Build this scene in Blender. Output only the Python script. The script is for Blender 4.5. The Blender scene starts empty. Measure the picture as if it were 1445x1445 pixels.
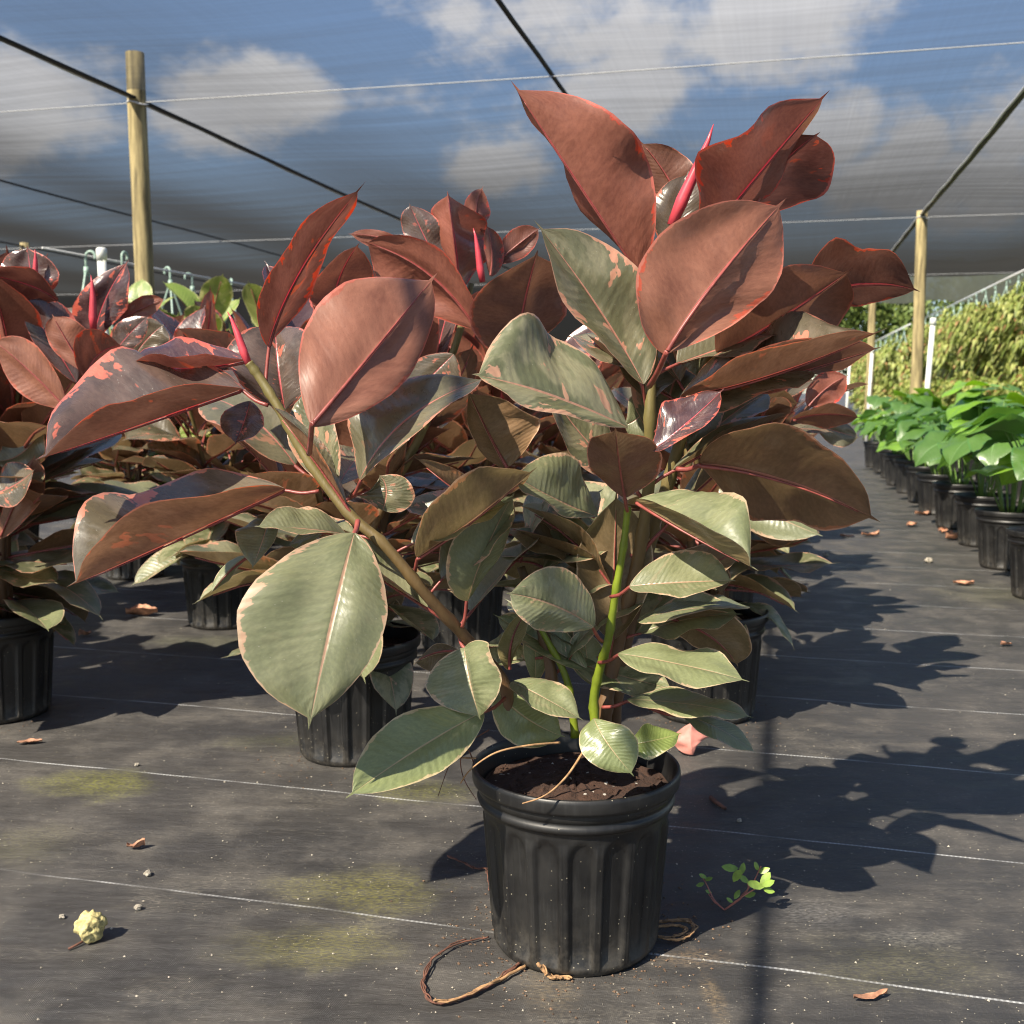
import bpy, bmesh, math, random
from mathutils import Vector, Matrix, Quaternion, noise as MN
random.seed(7)
RAD = math.radians
scene = bpy.context.scene
COL = scene.collection

# ------------------------------------------------------------------ camera
CAM_Z, PITCH, FPX = 0.75, RAD(6.34), 1549.0
cam_d = bpy.data.cameras.new('camera'); cam = bpy.data.objects.new('camera', cam_d); COL.objects.link(cam)
cam.location = (0, 0, CAM_Z); cam.rotation_euler = (RAD(90) - PITCH, 0, 0)
cam_d.sensor_fit = 'HORIZONTAL'; cam_d.angle = 2 * math.atan(722.5 / FPX)
cam_d.clip_start = 0.02; cam_d.clip_end = 800
cam_d.dof.use_dof = True; cam_d.dof.focus_distance = 1.42; cam_d.dof.aperture_fstop = 10.0
scene.camera = cam

# ------------------------------------------------------------------ light
SUN_FROM = Vector((-0.69, -0.72, 1.0)).normalized()
SUN_EL = math.asin(SUN_FROM.z); SUN_ROT = math.atan2(SUN_FROM.x, SUN_FROM.y)
sun_d = bpy.data.lights.new('sun', 'SUN'); sun = bpy.data.objects.new('sun', sun_d); COL.objects.link(sun)
sun_d.energy = 5.0; sun_d.angle = RAD(0.53); sun_d.color = (1.0, 0.90, 0.74)
sun.rotation_euler = SUN_FROM.to_track_quat('Z', 'Y').to_euler()
sun.location = (0, 0, 12)
scene.view_settings.view_transform = 'Standard'; scene.view_settings.look = 'None'
scene.view_settings.gamma = 1.0; scene.view_settings.exposure = 1.18
scene.render.engine = 'CYCLES'; scene.cycles.pixel_filter_type = 'BLACKMAN_HARRIS'; scene.cycles.filter_width = 1.1
cy = scene.cycles
cy.use_denoising = True; cy.use_adaptive_sampling = True; cy.adaptive_threshold = 0.02; cy.max_bounces = 6; cy.transparent_max_bounces = 16
cy.diffuse_bounces = 2; cy.glossy_bounces = 2; cy.transmission_bounces = 4; cy.sample_clamp_indirect = 6.0

SA, CA = math.sin(PITCH), math.cos(PITCH)
def ray(px, py):
    rx = (px - 722.5) / FPX; ry = -(py - 722.5) / FPX
    return Vector((rx, CA + ry * SA, ry * CA - SA))
def P(px, py, f):
    d = ray(px, py); return Vector((0, 0, CAM_Z)) + d * (f / d.y)
def G(px, py, z=0.0):
    d = ray(px, py); return Vector((0, 0, CAM_Z)) + d * ((z - CAM_Z) / d.z)
YAW = RAD(13.5)
DS = Vector((math.sin(YAW), math.cos(YAW), 0)); DP = Vector((math.cos(YAW), -math.sin(YAW), 0))
def RS(p, s, z=0.0):
    v = DP * p + DS * s; v.z = z; return v

# ------------------------------------------------------------------ node helper
class NT:
    def __init__(self, tree):
        self.t = tree; tree.nodes.clear()
    def n(self, typ, ins=None, **kw):
        nd = self.t.nodes.new(typ)
        for k, v in kw.items(): setattr(nd, k, v)
        for k, v in (ins or {}).items(): self.put(nd.inputs[k], v)
        return nd
    def put(self, sock, v):
        if isinstance(v, bpy.types.NodeSocket): self.t.links.new(v, sock)
        else:
            if hasattr(sock.default_value, '__len__'):
                v = tuple(v)
                if len(sock.default_value) == 4 and len(v) == 3: v = v + (1.0,)
            sock.default_value = v
    def m(self, op, a, b=0.0, c=0.0, clamp=False):
        nd = self.n('ShaderNodeMath', operation=op, use_clamp=clamp)
        for i, v in enumerate((a, b, c)):
            if i < len(nd.inputs): self.put(nd.inputs[i], v)
        return nd.outputs[0]
    def vm(self, op, a, b=None):
        nd = self.n('ShaderNodeVectorMath', operation=op)
        self.put(nd.inputs[0], a)
        if b is not None: self.put(nd.inputs[1], b)
        return nd.outputs['Value'] if op in ('LENGTH', 'DOT_PRODUCT', 'DISTANCE') else nd.outputs[0]
    def mix(self, f, a, b, mode='MIX'):
        nd = self.n('ShaderNodeMix', data_type='RGBA', blend_type=mode, clamp_factor=True)
        self.put(nd.inputs[0], f); self.put(nd.inputs[6], a); self.put(nd.inputs[7], b)
        return nd.outputs[2]
    def ss(self, v, lo, hi, a=0.0, b=1.0):
        nd = self.n('ShaderNodeMapRange', interpolation_type='SMOOTHSTEP', clamp=True)
        for k, x in zip((0, 1, 2, 3, 4), (v, lo, hi, a, b)): self.put(nd.inputs[k], x)
        return nd.outputs[0]
    def noise(self, vec, scale=5.0, detail=3.0, rough=0.55, dist=0.0):
        nd = self.n('ShaderNodeTexNoise', {'Scale': scale, 'Detail': detail, 'Roughness': rough, 'Distortion': dist})
        if vec is not None: self.put(nd.inputs['Vector'], vec)
        return nd.outputs['Fac']
    def comb(self, x, y, z=0.0):
        nd = self.n('ShaderNodeCombineXYZ'); self.put(nd.inputs[0], x); self.put(nd.inputs[1], y); self.put(nd.inputs[2], z)
        return nd.outputs[0]
    def sep(self, v):
        nd = self.n('ShaderNodeSeparateXYZ'); self.put(nd.inputs[0], v); return nd.outputs
    def attr(self, name):
        return self.n('ShaderNodeAttribute', attribute_type='OBJECT', attribute_name=name).outputs['Fac']
    def bump(self, h, strength=0.3, dist=0.01):
        return self.n('ShaderNodeBump', {'Strength': strength, 'Distance': dist, 'Height': h}).outputs[0]
    def out(self, sh):
        o = self.n('ShaderNodeOutputMaterial'); self.t.links.new(sh, o.inputs['Surface'])
def material(name):
    m = bpy.data.materials.new(name); m.use_nodes = True
    return m, NT(m.node_tree)

# ------------------------------------------------------------------ world: blue sky with fair-weather clouds
w = bpy.data.worlds.new('World'); scene.world = w; w.use_nodes = True
n = NT(w.node_tree)
sky = n.n('ShaderNodeTexSky', sky_type='NISHITA')
sky.sun_disc = False; sky.sun_elevation = SUN_EL; sky.sun_rotation = SUN_ROT
sky.air_density = 1.0; sky.dust_density = 0.4; sky.ozone_density = 2.5
gen = n.n('ShaderNodeTexCoord').outputs['Generated']
dx, dy, dz = n.sep(gen)
warp = n.noise(n.vm('MULTIPLY', gen, (1, 1, 1.6)), 8.0, 5.0, 0.62)
cloud = None
for (px, py, rx, st) in [(800, 25, .20, 2.2), (1060, 35, .11, 2.0), (355, 130, .070, 1.6), (285, 165, .050, 1.3), (20, 120, .085, 1.5),
                         (640, 20, .10, 2.0), (880, 110, .10, 2.2), (1190, 195, .060, 1.2), (1290, 205, .060, 1.2), (1420, 185, .075, 1.2), (1540, 210, .12, 1.3),
                         (700, 245, .06, 2.2), (-140, 150, .12, 1.6), (1250, 250, .09, 2.0), (1400, 250, .10, 1.8)]:
    c = ray(px, py).normalized()
    d = n.vm('LENGTH', n.vm('MULTIPLY', n.vm('SUBTRACT', gen, tuple(c)), (1 / rx, 1 / rx, st / rx)))
    v = n.m('SUBTRACT', 1.0, d)
    cloud = v if cloud is None else n.m('MAXIMUM', cloud, v)
# the rest of the sky carries the same scattered cumulus
big = n.noise(n.vm('MULTIPLY', gen, (1, 1, 2.2)), 2.6, 2.0, 0.5)
away = n.ss(dy, 0.80, 0.55)
cloud = n.m('MAXIMUM', cloud, n.m('SUBTRACT', n.m('MULTIPLY', n.m('SUBTRACT', big, 0.56), 5.0), n.m('MULTIPLY', n.m('SUBTRACT', 1.0, away), 5.0)))
cm = n.ss(n.m('ADD', cloud, n.m('MULTIPLY', n.m('SUBTRACT', warp, 0.5), 3.0)), 0.05, 0.70)
cshade = n.mix(n.noise(gen, 14.0, 2.0, 0.6), (6.0, 6.0, 6.3), (8.4, 8.2, 8.0))
skyc = n.mix(1.0, sky.outputs[0], (1.05, 1.06, 1.10), 'MULTIPLY')
bgc = n.mix(n.m('MULTIPLY', cm, 0.9), skyc, cshade)
bg = n.n('ShaderNodeBackground', {'Color': bgc, 'Strength': 0.074})
w.cycles.sampling_method = 'MANUAL'; w.cycles.sample_map_resolution = 512
wo = n.n('ShaderNodeOutputWorld'); n.t.links.new(bg.outputs[0], wo.inputs[0])

# ------------------------------------------------------------------ materials
def simple(name, col, rough=0.6, noise_amt=0.25, scale=40.0, bump=0.15, spec=0.5, metal=0.0, stretch=(1, 1, 1)):
    m, n = material(name)
    co = n.n('ShaderNodeTexCoord').outputs['Object']
    v = n.vm('MULTIPLY', co, stretch)
    f = n.noise(v, scale, 5.0, 0.6)
    dark = tuple(c * (1 - noise_amt) for c in col); lite = tuple(min(1, c * (1 + noise_amt)) for c in col)
    c = n.mix(n.ss(f, 0.3, 0.7), dark, lite)
    b = n.n('ShaderNodeBsdfPrincipled', {'Base Color': c, 'Roughness': rough, 'Metallic': metal, 'Specular IOR Level': spec,
                                        'Normal': n.bump(f, bump, 0.004)})
    n.out(b.outputs[0]); return m

def leaf_material(name, cols, gloss=(0.21, 0.42), trans=0.22, speck=1.0):
    m, n = material(name)
    uv = n.n('ShaderNodeUVMap').outputs[0]
    t, v, _ = n.sep(uv)
    s = n.m('MULTIPLY', n.m('SUBTRACT', v, 0.5), 2.0); a = n.m('ABSOLUTE', s)
    age = n.attr('age'); var = n.attr('var'); seed = n.attr('seed')
    sg = n.m('SIGN', s)
    off = n.m('ADD', n.m('MULTIPLY', seed, 17.3), n.m('MULTIPLY', sg, 3.1))
    vein_t = n.m('SUBTRACT', t, n.m('MULTIPLY', a, 0.16))
    n1 = n.noise(n.comb(n.m('MULTIPLY', vein_t, 7.0), n.m('MULTIPLY', a, 1.7), off), 1.0, 3.0, 0.55)
    n2 = n.noise(n.comb(n.m('MULTIPLY', vein_t, 26.0), n.m('MULTIPLY', a, 4.5), off), 1.0, 3.0, 0.6)
    n3 = n.noise(n.comb(n.m('MULTIPLY', vein_t, 5.0), n.m('MULTIPLY', a, 1.3), n.m('ADD', off, 9.0)), 1.0, 4.0, 0.55)
    jag = n.m('ADD', n.m('MULTIPLY', n1, 0.62), n.m('MULTIPLY', n2, 0.38))
    k = n.m('ADD', 0.35, n.m('MULTIPLY', var, 1.9))
    x = n.m('ADD', a, n.m('MULTIPLY', n.m('SUBTRACT', jag, 0.53), k))
    margin = n.ss(x, 0.915, 0.94)
    patch = n.m('MULTIPLY', n.ss(n.m('ADD', n1, n.m('MULTIPLY', n2, 0.12)), 0.69, 0.71), n.ss(var, 0.3, 0.5))
    margin = n.m('MAXIMUM', margin, patch)
    a1 = n.m('MULTIPLY', age, 1.0, clamp=True); a2 = n.m('SUBTRACT', age, 1.0, clamp=True)
    def by_age(key):
        y, o, l = cols[key]
        return n.mix(a2, n.mix(a1, y, o), l)
    rib = n.m('LESS_THAN', a, n.m('SUBTRACT', 0.034, n.m('MULTIPLY', t, 0.022)))
    edge = n.ss(n.m('ADD', a, n.m('MULTIPLY', n.m('SUBTRACT', n2, 0.5), 0.10)), 0.955, 0.972)
    # upper face
    camo = n.m('ADD', 0.30, n.m('MULTIPLY', n.m('SUBTRACT', n.ss(n3, 0.46, 0.56), 0.30), n.ss(var, 0.15, 0.7)))
    top = n.mix(camo, by_age('top'), by_age('top2'))
    fine = n.noise(n.comb(n.m('MULTIPLY', vein_t, 60.0), n.m('MULTIPLY', a, 12.0), off), 1.0, 2.0, 0.5)
    top = n.mix(n.m('MULTIPLY', n.ss(fine, 0.35, 0.7), 0.35), top, n.mix(1.0, top, (1.5, 1.5, 1.45), 'MULTIPLY'))
    top = n.mix(margin, top, by_age('topm'))
    top = n.mix(rib, top, by_age('rib')); top = n.mix(edge, top, by_age('edge'))
    sp = n.n('ShaderNodeTexVoronoi', {'Vector': n.comb(n.m('MULTIPLY', t, 46.0), n.m('MULTIPLY', s, 13.0), off), 'Scale': 1.0})
    dust = n.m('MULTIPLY', n.ss(sp.outputs['Distance'], 0.13, 0.05), n.m('GREATER_THAN', n.sep(sp.outputs['Color'])[0], 0.72))
    top = n.mix(n.m('MULTIPLY', dust, 0.42 * speck), top, (0.55, 0.52, 0.45))
    # lower face
    und = n.mix(n.ss(n.m('ADD', n.m('MULTIPLY', n3, .6), n.m('MULTIPLY', fine, .4)), 0.15, 0.85), by_age('und'), by_age('und2'))
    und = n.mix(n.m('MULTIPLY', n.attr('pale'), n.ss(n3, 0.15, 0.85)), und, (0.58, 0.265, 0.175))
    freck = n.ss(n.noise(n.comb(n.m('MULTIPLY', t, 170.0), n.m('MULTIPLY', s, 62.0), off), 1.0, 3.0, 0.75), 0.54, 0.70)
    und = n.mix(n.m('MULTIPLY', freck, 0.5), und, n.mix(1.0, und, (0.55, 0.5, 0.5), 'MULTIPLY'))
    und = n.mix(n.m('MULTIPLY', n.ss(x, 0.915, 0.955), n.ss(var, 0.0, 0.25)), und, by_age('undm'))
    wn = n.n('ShaderNodeTexWhiteNoise', noise_dimensions='1D'); n.put(wn.inputs['W'], n.m('MULTIPLY', seed, 7.77))
    tone = n.m('ADD', 0.52, n.m('MULTIPLY', wn.outputs['Value'], 0.55))
    und = n.mix(1.0, und, n.comb(tone, tone, tone), 'MULTIPLY')
    und = n.mix(rib, und, by_age('rib')); und = n.mix(edge, und, by_age('edge'))
    back = n.n('ShaderNodeNewGeometry').outputs['Backfacing']
    col = n.mix(back, top, und)
    veins = n.m('SINE', n.m('ADD', n.m('MULTIPLY', n.m('SUBTRACT', t, n.m('MULTIPLY', a, 0.14)), 118.0), n.m('MULTIPLY', n3, 7.0)))
    h = n.m('ADD', n.m('ADD', n.m('MULTIPLY', n.m('MULTIPLY', veins, n.m('ADD', 0.25, n.ss(n1, 0.35, 0.65))), n.m('ADD', 0.05, n.m('MULTIPLY', a1, 0.09))), n.m('MULTIPLY', n2, 0.22)), n.m('MULTIPLY', fine, 0.16))
    h = n.m('SUBTRACT', h, n.m('MULTIPLY', n.ss(a, 0.05, 0.0), 0.5))
    nrm = n.bump(h, 0.30, 0.0045)
    rough = n.m('ADD', n.m('ADD', n.m('MULTIPLY', back, gloss[1] - gloss[0]), gloss[0]), n.m('MULTIPLY', n.m('SUBTRACT', n2, 0.4), 0.35))
    rough = n.m('ADD', rough, n.m('MULTIPLY', a1, 0.15))
    pr = n.n('ShaderNodeBsdfPrincipled', {'Base Color': col, 'Roughness': rough, 'Coat Weight': n.m('SUBTRACT', 0.45, n.m('MULTIPLY', a1, 0.25)), 'Coat Roughness': 0.22, 'Normal': nrm, 'Specular IOR Level': n.m('SUBTRACT', 0.75, n.m('MULTIPLY', back, 0.42))})
    tc = n.n('ShaderNodeHueSaturation', {'Saturation': 1.12, 'Value': 1.75, 'Color': n.mix(0.5, top, und)})
    tr = n.n('ShaderNodeBsdfTranslucent', {'Color': tc.outputs[0], 'Normal': nrm})
    mx = n.n('ShaderNodeMixShader', {0: trans}); n.t.links.new(pr.outputs[0], mx.inputs[1]); n.t.links.new(tr.outputs[0], mx.inputs[2])
    n.out(mx.outputs[0]); return m

LEAF = leaf_material('rubber_leaf', {
    'top':  ((0.062, 0.034, 0.036), (0.145, 0.168, 0.080), (0.16, 0.25, 0.035)),
    'top2': ((0.105, 0.056, 0.056), (0.265, 0.275, 0.155), (0.30, 0.36, 0.10)),
    'topm': ((0.58, 0.125, 0.085), (0.46, 0.335, 0.215), (0.58, 0.56, 0.24)),
    'rib':  ((0.50, 0.075, 0.095), (0.40, 0.29, 0.18), (0.42, 0.42, 0.16)),
    'edge': ((0.46, 0.105, 0.080), (0.46, 0.36, 0.23), (0.50, 0.50, 0.22)),
    'und':  ((0.165, 0.047, 0.033), (0.130, 0.094, 0.040), (0.20, 0.24, 0.06)),
    'und2': ((0.360, 0.130, 0.085), (0.285, 0.205, 0.105), (0.26, 0.30, 0.09)),
    'undm': ((0.56, 0.062, 0.040), (0.36, 0.24, 0.10), (0.5, 0.48, 0.18)),
})
PHILO = leaf_material('philodendron_leaf', {
    'top':  ((0.18, 0.34, 0.030), (0.062, 0.140, 0.024), (0.06, 0.16, 0.03)),
    'top2': ((0.24, 0.42, 0.040), (0.092, 0.190, 0.036), (0.08, 0.2, 0.04)),
    'topm': ((0.22, 0.40, 0.05), (0.06, 0.17, 0.04), (0.06, 0.16, 0.03)),
    'rib':  ((0.30, 0.46, 0.12), (0.15, 0.28, 0.09), (0.2, 0.3, 0.1)),
    'edge': ((0.22, 0.42, 0.05), (0.06, 0.17, 0.04), (0.1, 0.2, 0.05)),
    'und':  ((0.20, 0.36, 0.05), (0.08, 0.18, 0.05), (0.1, 0.2, 0.05)),
    'und2': ((0.24, 0.40, 0.06), (0.10, 0.20, 0.06), (0.1, 0.2, 0.05)),
    'undm': ((0.24, 0.40, 0.06), (0.10, 0.20, 0.06), (0.1, 0.2, 0.05)),
}, gloss=(0.27, 0.45), trans=0.28, speck=0.0)
RED = simple('red_petiole', (0.23, 0.055, 0.045), 0.4, 0.3, 60, 0.1)
SPIKE = simple('red_sheath', (0.50, 0.055, 0.075), 0.35, 0.2, 30, 0.05)
def stem_material():
    m, n = material('green_to_bark_stem')
    co = n.n('ShaderNodeTexCoord').outputs['Object']
    z = n.sep(co)[2]
    f = n.noise(n.vm('MULTIPLY', co, (1, 1, 0.35)), 70.0, 5.0, 0.6)
    c = n.mix(n.ss(n.m('ADD', z, n.m('MULTIPLY', n.m('SUBTRACT', f, .5), .12)), 0.40, 0.72), n.mix(f, (0.06, 0.030, 0.014), (0.20, 0.11, 0.05)), n.mix(f, (0.085, 0.080, 0.020), (0.19, 0.145, 0.05)))
    b = n.n('ShaderNodeBsdfPrincipled', {'Base Color': c, 'Roughness': 0.55, 'Normal': n.bump(f, 0.35, 0.003)})
    n.out(b.outputs[0]); return m
STEM = stem_material()
GREENSTEM = simple('bright_green_stem', (0.16, 0.21, 0.016), 0.4, 0.2, 40, 0.05)
def pot_material():
    m, n = material('black_nursery_plastic')
    co = n.n('ShaderNodeTexCoord').outputs['Object']
    f = n.noise(co, 18.0, 5.0, 0.6)
    z = n.sep(co)[2]
    sp = n.n('ShaderNodeTexVoronoi', {'Vector': co, 'Scale': 170.0})
    d = n.m('MULTIPLY', n.ss(sp.outputs['Distance'], 0.20, 0.10), n.m('GREATER_THAN', n.sep(sp.outputs['Color'])[0], n.ss(z, 0.0, 0.2, 0.72, 0.93)))
    c = n.mix(n.ss(f, 0.35, 0.75), (0.0065, 0.0065, 0.007), (0.014, 0.0135, 0.013))
    low = n.m('MULTIPLY', n.ss(z, 0.09, 0.0), n.ss(n.noise(co, 55.0, 4.0, 0.7), 0.35, 0.7))
    c = n.mix(n.m('MULTIPLY', low, 0.5), c, (0.09, 0.08, 0.065))
    c = n.mix(n.m('MULTIPLY', d, 0.75), c, (0.30, 0.27, 0.20))
    vs = n.noise(n.vm('MULTIPLY', co, (1, 1, 0.05)), 190.0, 3.0, 0.6)
    c = n.mix(n.m('MULTIPLY', n.ss(vs, 0.5, 0.75), 0.35), c, (0.03, 0.03, 0.03))
    b = n.n('ShaderNodeBsdfPrincipled', {'Base Color': c, 'Roughness': n.ss(f, 0.2, 0.8, 0.34, 0.55), 'Specular IOR Level': 0.55, 'Normal': n.bump(vs, 0.10, 0.002)})
    n.out(b.outputs[0]); return m
POT = pot_material()
def soil_material(name, c0, c1):
    m, n = material(name)
    co = n.n('ShaderNodeTexCoord').outputs['Object']
    f = n.noise(co, 90.0, 5.0, 0.7)
    sp = n.n('ShaderNodeTexVoronoi', {'Vector': co, 'Scale': 120.0})
    d = n.m('MULTIPLY', n.ss(sp.outputs['Distance'], 0.35, 0.2), n.m('GREATER_THAN', n.sep(sp.outputs['Color'])[0], 0.93))
    c = n.mix(d, n.mix(f, c0, c1), (0.5, 0.47, 0.42))
    b = n.n('ShaderNodeBsdfPrincipled', {'Base Color': c, 'Roughness': 0.95, 'Normal': n.bump(f, 0.9, 0.01)})
    n.out(b.outputs[0]); return m
SOIL = soil_material('dark_potting_soil', (0.012, 0.006, 0.004), (0.085, 0.040, 0.024))
BARK = soil_material('bark_mulch', (0.10, 0.05, 0.03), (0.36, 0.20, 0.13))
WOOD = simple('pale_pine_post', (0.29, 0.235, 0.115), 0.85, 0.6, 26, 0.8, stretch=(1, 1, 0.10))
PVC = simple('white_pvc', (0.72, 0.74, 0.70), 0.35, 0.06, 10, 0.02)
WIRE = simple('galvanised_wire', (0.62, 0.63, 0.63), 0.4, 0.15, 40, 0.05)
CROSSW = simple('dull_wire', (0.36, 0.37, 0.38), 0.55, 0.15, 40, 0.05)
STRAP = simple('black_strap', (0.012, 0.012, 0.013), 0.6, 0.3, 60, 0.2)
HOOK = simple('pale_green_plastic', (0.30, 0.42, 0.36), 0.4, 0.15, 30, 0.05)
BASKET = simple('grey_green_basket', (0.06, 0.09, 0.08), 0.5, 0.2, 20, 0.1)
ROOT = simple('tan_root', (0.33, 0.19, 0.09), 0.8, 0.4, 80, 0.3)
DARKROOT = simple('dark_root', (0.13, 0.055, 0.035), 0.85, 0.4, 80, 0.3)
DRYLEAF = simple('dry_leaf', (0.40, 0.20, 0.12), 0.75, 0.45, 50, 0.4)
PINKLEAF = simple('pink_fallen_leaf', (0.50, 0.20, 0.16), 0.55, 0.25, 25, 0.2)
LUMP = simple('pale_yellow_lump', (0.50, 0.43, 0.19), 0.9, 0.4, 160, 0.8)
SOILBIT = simple('soil_crumb', (0.13, 0.08, 0.05), 0.95, 0.7, 300, 0.4)
GRIT = simple('pale_grit', (0.30, 0.27, 0.22), 0.9, 0.6, 80, 0.2)

def weedmat_material():
    m, n = material('black_weed_mat')
    co = n.n('ShaderNodeTexCoord').outputs['Object']
    x, y, z = n.sep(co)
    an = RAD(15.0)
    wob = n.m('MULTIPLY', n.m('SUBTRACT', n.noise(co, 2.2, 2.0, 0.5), 0.5), 0.035)
    s = n.m('ADD', n.m('ADD', n.m('MULTIPLY', x, math.sin(an)), n.m('MULTIPLY', y, math.cos(an))), wob)
    p = n.m('SUBTRACT', n.m('MULTIPLY', x, math.cos(an)), n.m('MULTIPLY', y, math.sin(an)))
    LS, L0 = 0.437, 1.397
    fr = n.m('PINGPONG', n.m('SUBTRACT', s, L0), LS / 2)
    line = n.ss(fr, 0.0030, 0.0014)
    dash = n.m('ADD', 0.55, n.m('MULTIPLY', n.ss(n.m('SINE', n.m('MULTIPLY', p, 900.0)), -0.4, 0.6), 0.45))
    worn = n.ss(n.noise(co, 6.0, 3.0, 0.65), 0.34, 0.62, 0.12, 1.0)
    line = n.m('MULTIPLY', n.m('MULTIPLY', line, dash), worn)
    weft = n.m('SINE', n.m('MULTIPLY', s, 2 * math.pi / 0.0023)); warp_ = n.m('SINE', n.m('MULTIPLY', p, 2 * math.pi / 0.0035))
    weave = n.m('MULTIPLY', n.m('MULTIPLY', weft, warp_), n.ss(n.noise(n.comb(n.m('MULTIPLY', p, 60.0), n.m('MULTIPLY', s, 60.0), 0.0), 1.0, 2.0, 0.6), 0.35, 0.7, 0.1, 0.8))
    big = n.noise(co, 1.3, 3.0, 0.6); mid = n.noise(co, 7.0, 4.0, 0.65)
    fine = n.noise(n.vm('MULTIPLY', co, (1.0, 2.2, 1)), 120.0, 3.0, 0.7)
    c = n.mix(n.ss(big, 0.35, 0.7), (0.034, 0.033, 0.033), (0.056, 0.052, 0.048))
    c = n.mix(n.m('MULTIPLY', n.ss(mid, 0.42, 0.72), 0.6), c, (0.105, 0.095, 0.082))
    scuff = n.m('MULTIPLY', n.ss(fine, 0.56, 0.75), n.ss(mid, 0.40, 0.65))
    c = n.mix(n.m('MULTIPLY', scuff, 0.75), c, (0.26, 0.235, 0.20))
    drift = n.m('MULTIPLY', n.ss(n.noise(n.vm('MULTIPLY', co, (1.6, 3.0, 1)), 2.1, 4.0, 0.7), 0.52, 0.72), n.ss(fine, 0.40, 0.62))
    c = n.mix(n.m('MULTIPLY', drift, 0.6), c, (0.16, 0.145, 0.12))
    c = n.mix(n.m('MULTIPLY', n.ss(weave, -0.2, 0.8), 0.22), c, (0.10, 0.096, 0.09))
    # algae and sand stains where the mat stays damp
    for (px, py, rx, ry, amt, sc) in [(150, 1106, .16, .10, .9, (0.17, 0.17, 0.03)), (520, 1258, .16, .11, .85, (0.16, 0.15, 0.04)), (440, 1335, .15, .08, .75, (0.16, 0.15, 0.045)),
                                  (1260, 1360, .16, .10, .42, (0.12, 0.115, 0.05)), (600, 1115, .14, .07, .7, (0.15, 0.15, 0.035)), (395, 1045, .16, .10, .35, (0.11, 0.12, 0.03)),
                                  (20, 1195, .14, .10, .35, (0.12, 0.115, 0.04)), (300, 905, .3, .12, .4, (0.12, 0.13, 0.05)), (1420, 840, .3, .3, .4, (0.12, 0.12, 0.05)), (780, 1400, .05, .09, .32, (0.24, 0.18, 0.10)),
                                  (1005, 1400, .018, .07, .55, (0.28, 0.20, 0.11)), (975, 1350, .08, .04, .5, (0.28, 0.2, 0.12)), (1290, 1325, .10, .04, .4, (0.22, 0.21, 0.19)), (1150, 1290, .10, .06, .35, (0.24, 0.23, 0.22))]:
        g = G(px, py)
        d = n.vm('LENGTH', n.vm('MULTIPLY', n.vm('SUBTRACT', co, tuple(g)), (1 / rx, 1 / ry, 0)))
        mk = n.ss(n.m('ADD', n.m('SUBTRACT', 1.0, d), n.m('MULTIPLY', n.m('SUBTRACT', mid, 0.5), 2.2)), 0.0, 0.9)
        mk = n.m('MULTIPLY', mk, n.ss(fine, 0.36, 0.66))
        c = n.mix(n.m('MULTIPLY', mk, amt), c, sc)
    vo = n.n('ShaderNodeTexVoronoi', {'Vector': co, 'Scale': 75.0})
    dot = n.m('MULTIPLY', n.ss(vo.outputs['Distance'], 0.13, 0.06), n.m('GREATER_THAN', n.sep(vo.outputs['Color'])[0], 0.80))
    c = n.mix(n.m('MULTIPLY', dot, 0.6), c, (0.34, 0.31, 0.24))
    c = n.mix(n.m('MULTIPLY', line, 0.78), c, (0.55, 0.56, 0.56))
    puck = n.noise(n.vm('MULTIPLY', co, (1.0, 3.0, 1)), 5.0, 3.0, 0.5)
    h = n.m('ADD', n.m('ADD', n.m('MULTIPLY', weave, 0.25), fine), n.m('MULTIPLY', puck, 9.0))
    rough = n.ss(mid, 0.3, 0.7, 0.46, 0.72)
    b = n.n('ShaderNodeBsdfPrincipled', {'Base Color': c, 'Roughness': rough, 'Specular IOR Level': 0.5, 'Normal': n.bump(h, 0.8, 0.0020)})
    n.out(b.outputs[0]); return m
WEEDMAT = weedmat_material()

def cloth_material(name, kbase, col, open_=0.93):
    # woven mesh: openings close up as the cloth is seen more edge-on
    m, n = material(name)
    g = n.n('ShaderNodeNewGeometry')
    c = n.m('MAXIMUM', n.m('ABSOLUTE', n.vm('DOT_PRODUCT', g.outputs['Normal'], g.outputs['Incoming'])), 0.02)
    co = n.n('ShaderNodeTexCoord').outputs['Object']
    st = n.noise(n.vm('MULTIPLY', co, (0.35, 9.0, 1)), 1.0, 3.0, 0.75)
    st2 = n.noise(n.vm('MULTIPLY', co, (70.0, 0.6, 1)), 1.0, 1.0, 0.7)
    k = n.m('MULTIPLY', kbase, n.m('ADD', 0.45, n.m('ADD', n.m('MULTIPLY', st, 0.90), n.m('MULTIPLY', st2, 0.18))))
    slant = n.m('POWER', n.m('SUBTRACT', n.m('DIVIDE', 1.0, c), 0.92), 1.5)
    T = n.m('MULTIPLY', open_, n.m('EXPONENT', n.m('MULTIPLY', n.m('MULTIPLY', k, slant), -1.0)))
    colr = n.mix(st, tuple(v * 0.75 for v in col), tuple(v * 1.3 for v in col))
    di = n.n('ShaderNodeBsdfDiffuse', {'Color': colr}); tl = n.n('ShaderNodeBsdfTranslucent', {'Color': colr})
    mx = n.n('ShaderNodeMixShader', {0: 0.5}); n.t.links.new(di.outputs[0], mx.inputs[1]); n.t.links.new(tl.outputs[0], mx.inputs[2])
    tp = n.n('ShaderNodeBsdfTransparent')
    m2 = n.n('ShaderNodeMixShader', {0: T}); n.t.links.new(mx.outputs[0], m2.inputs[1]); n.t.links.new(tp.outputs[0], m2.inputs[2])
    n.out(m2.outputs[0]); return m
CLOTH = cloth_material('black_shade_cloth', 0.175, (0.042, 0.042, 0.041))
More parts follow.
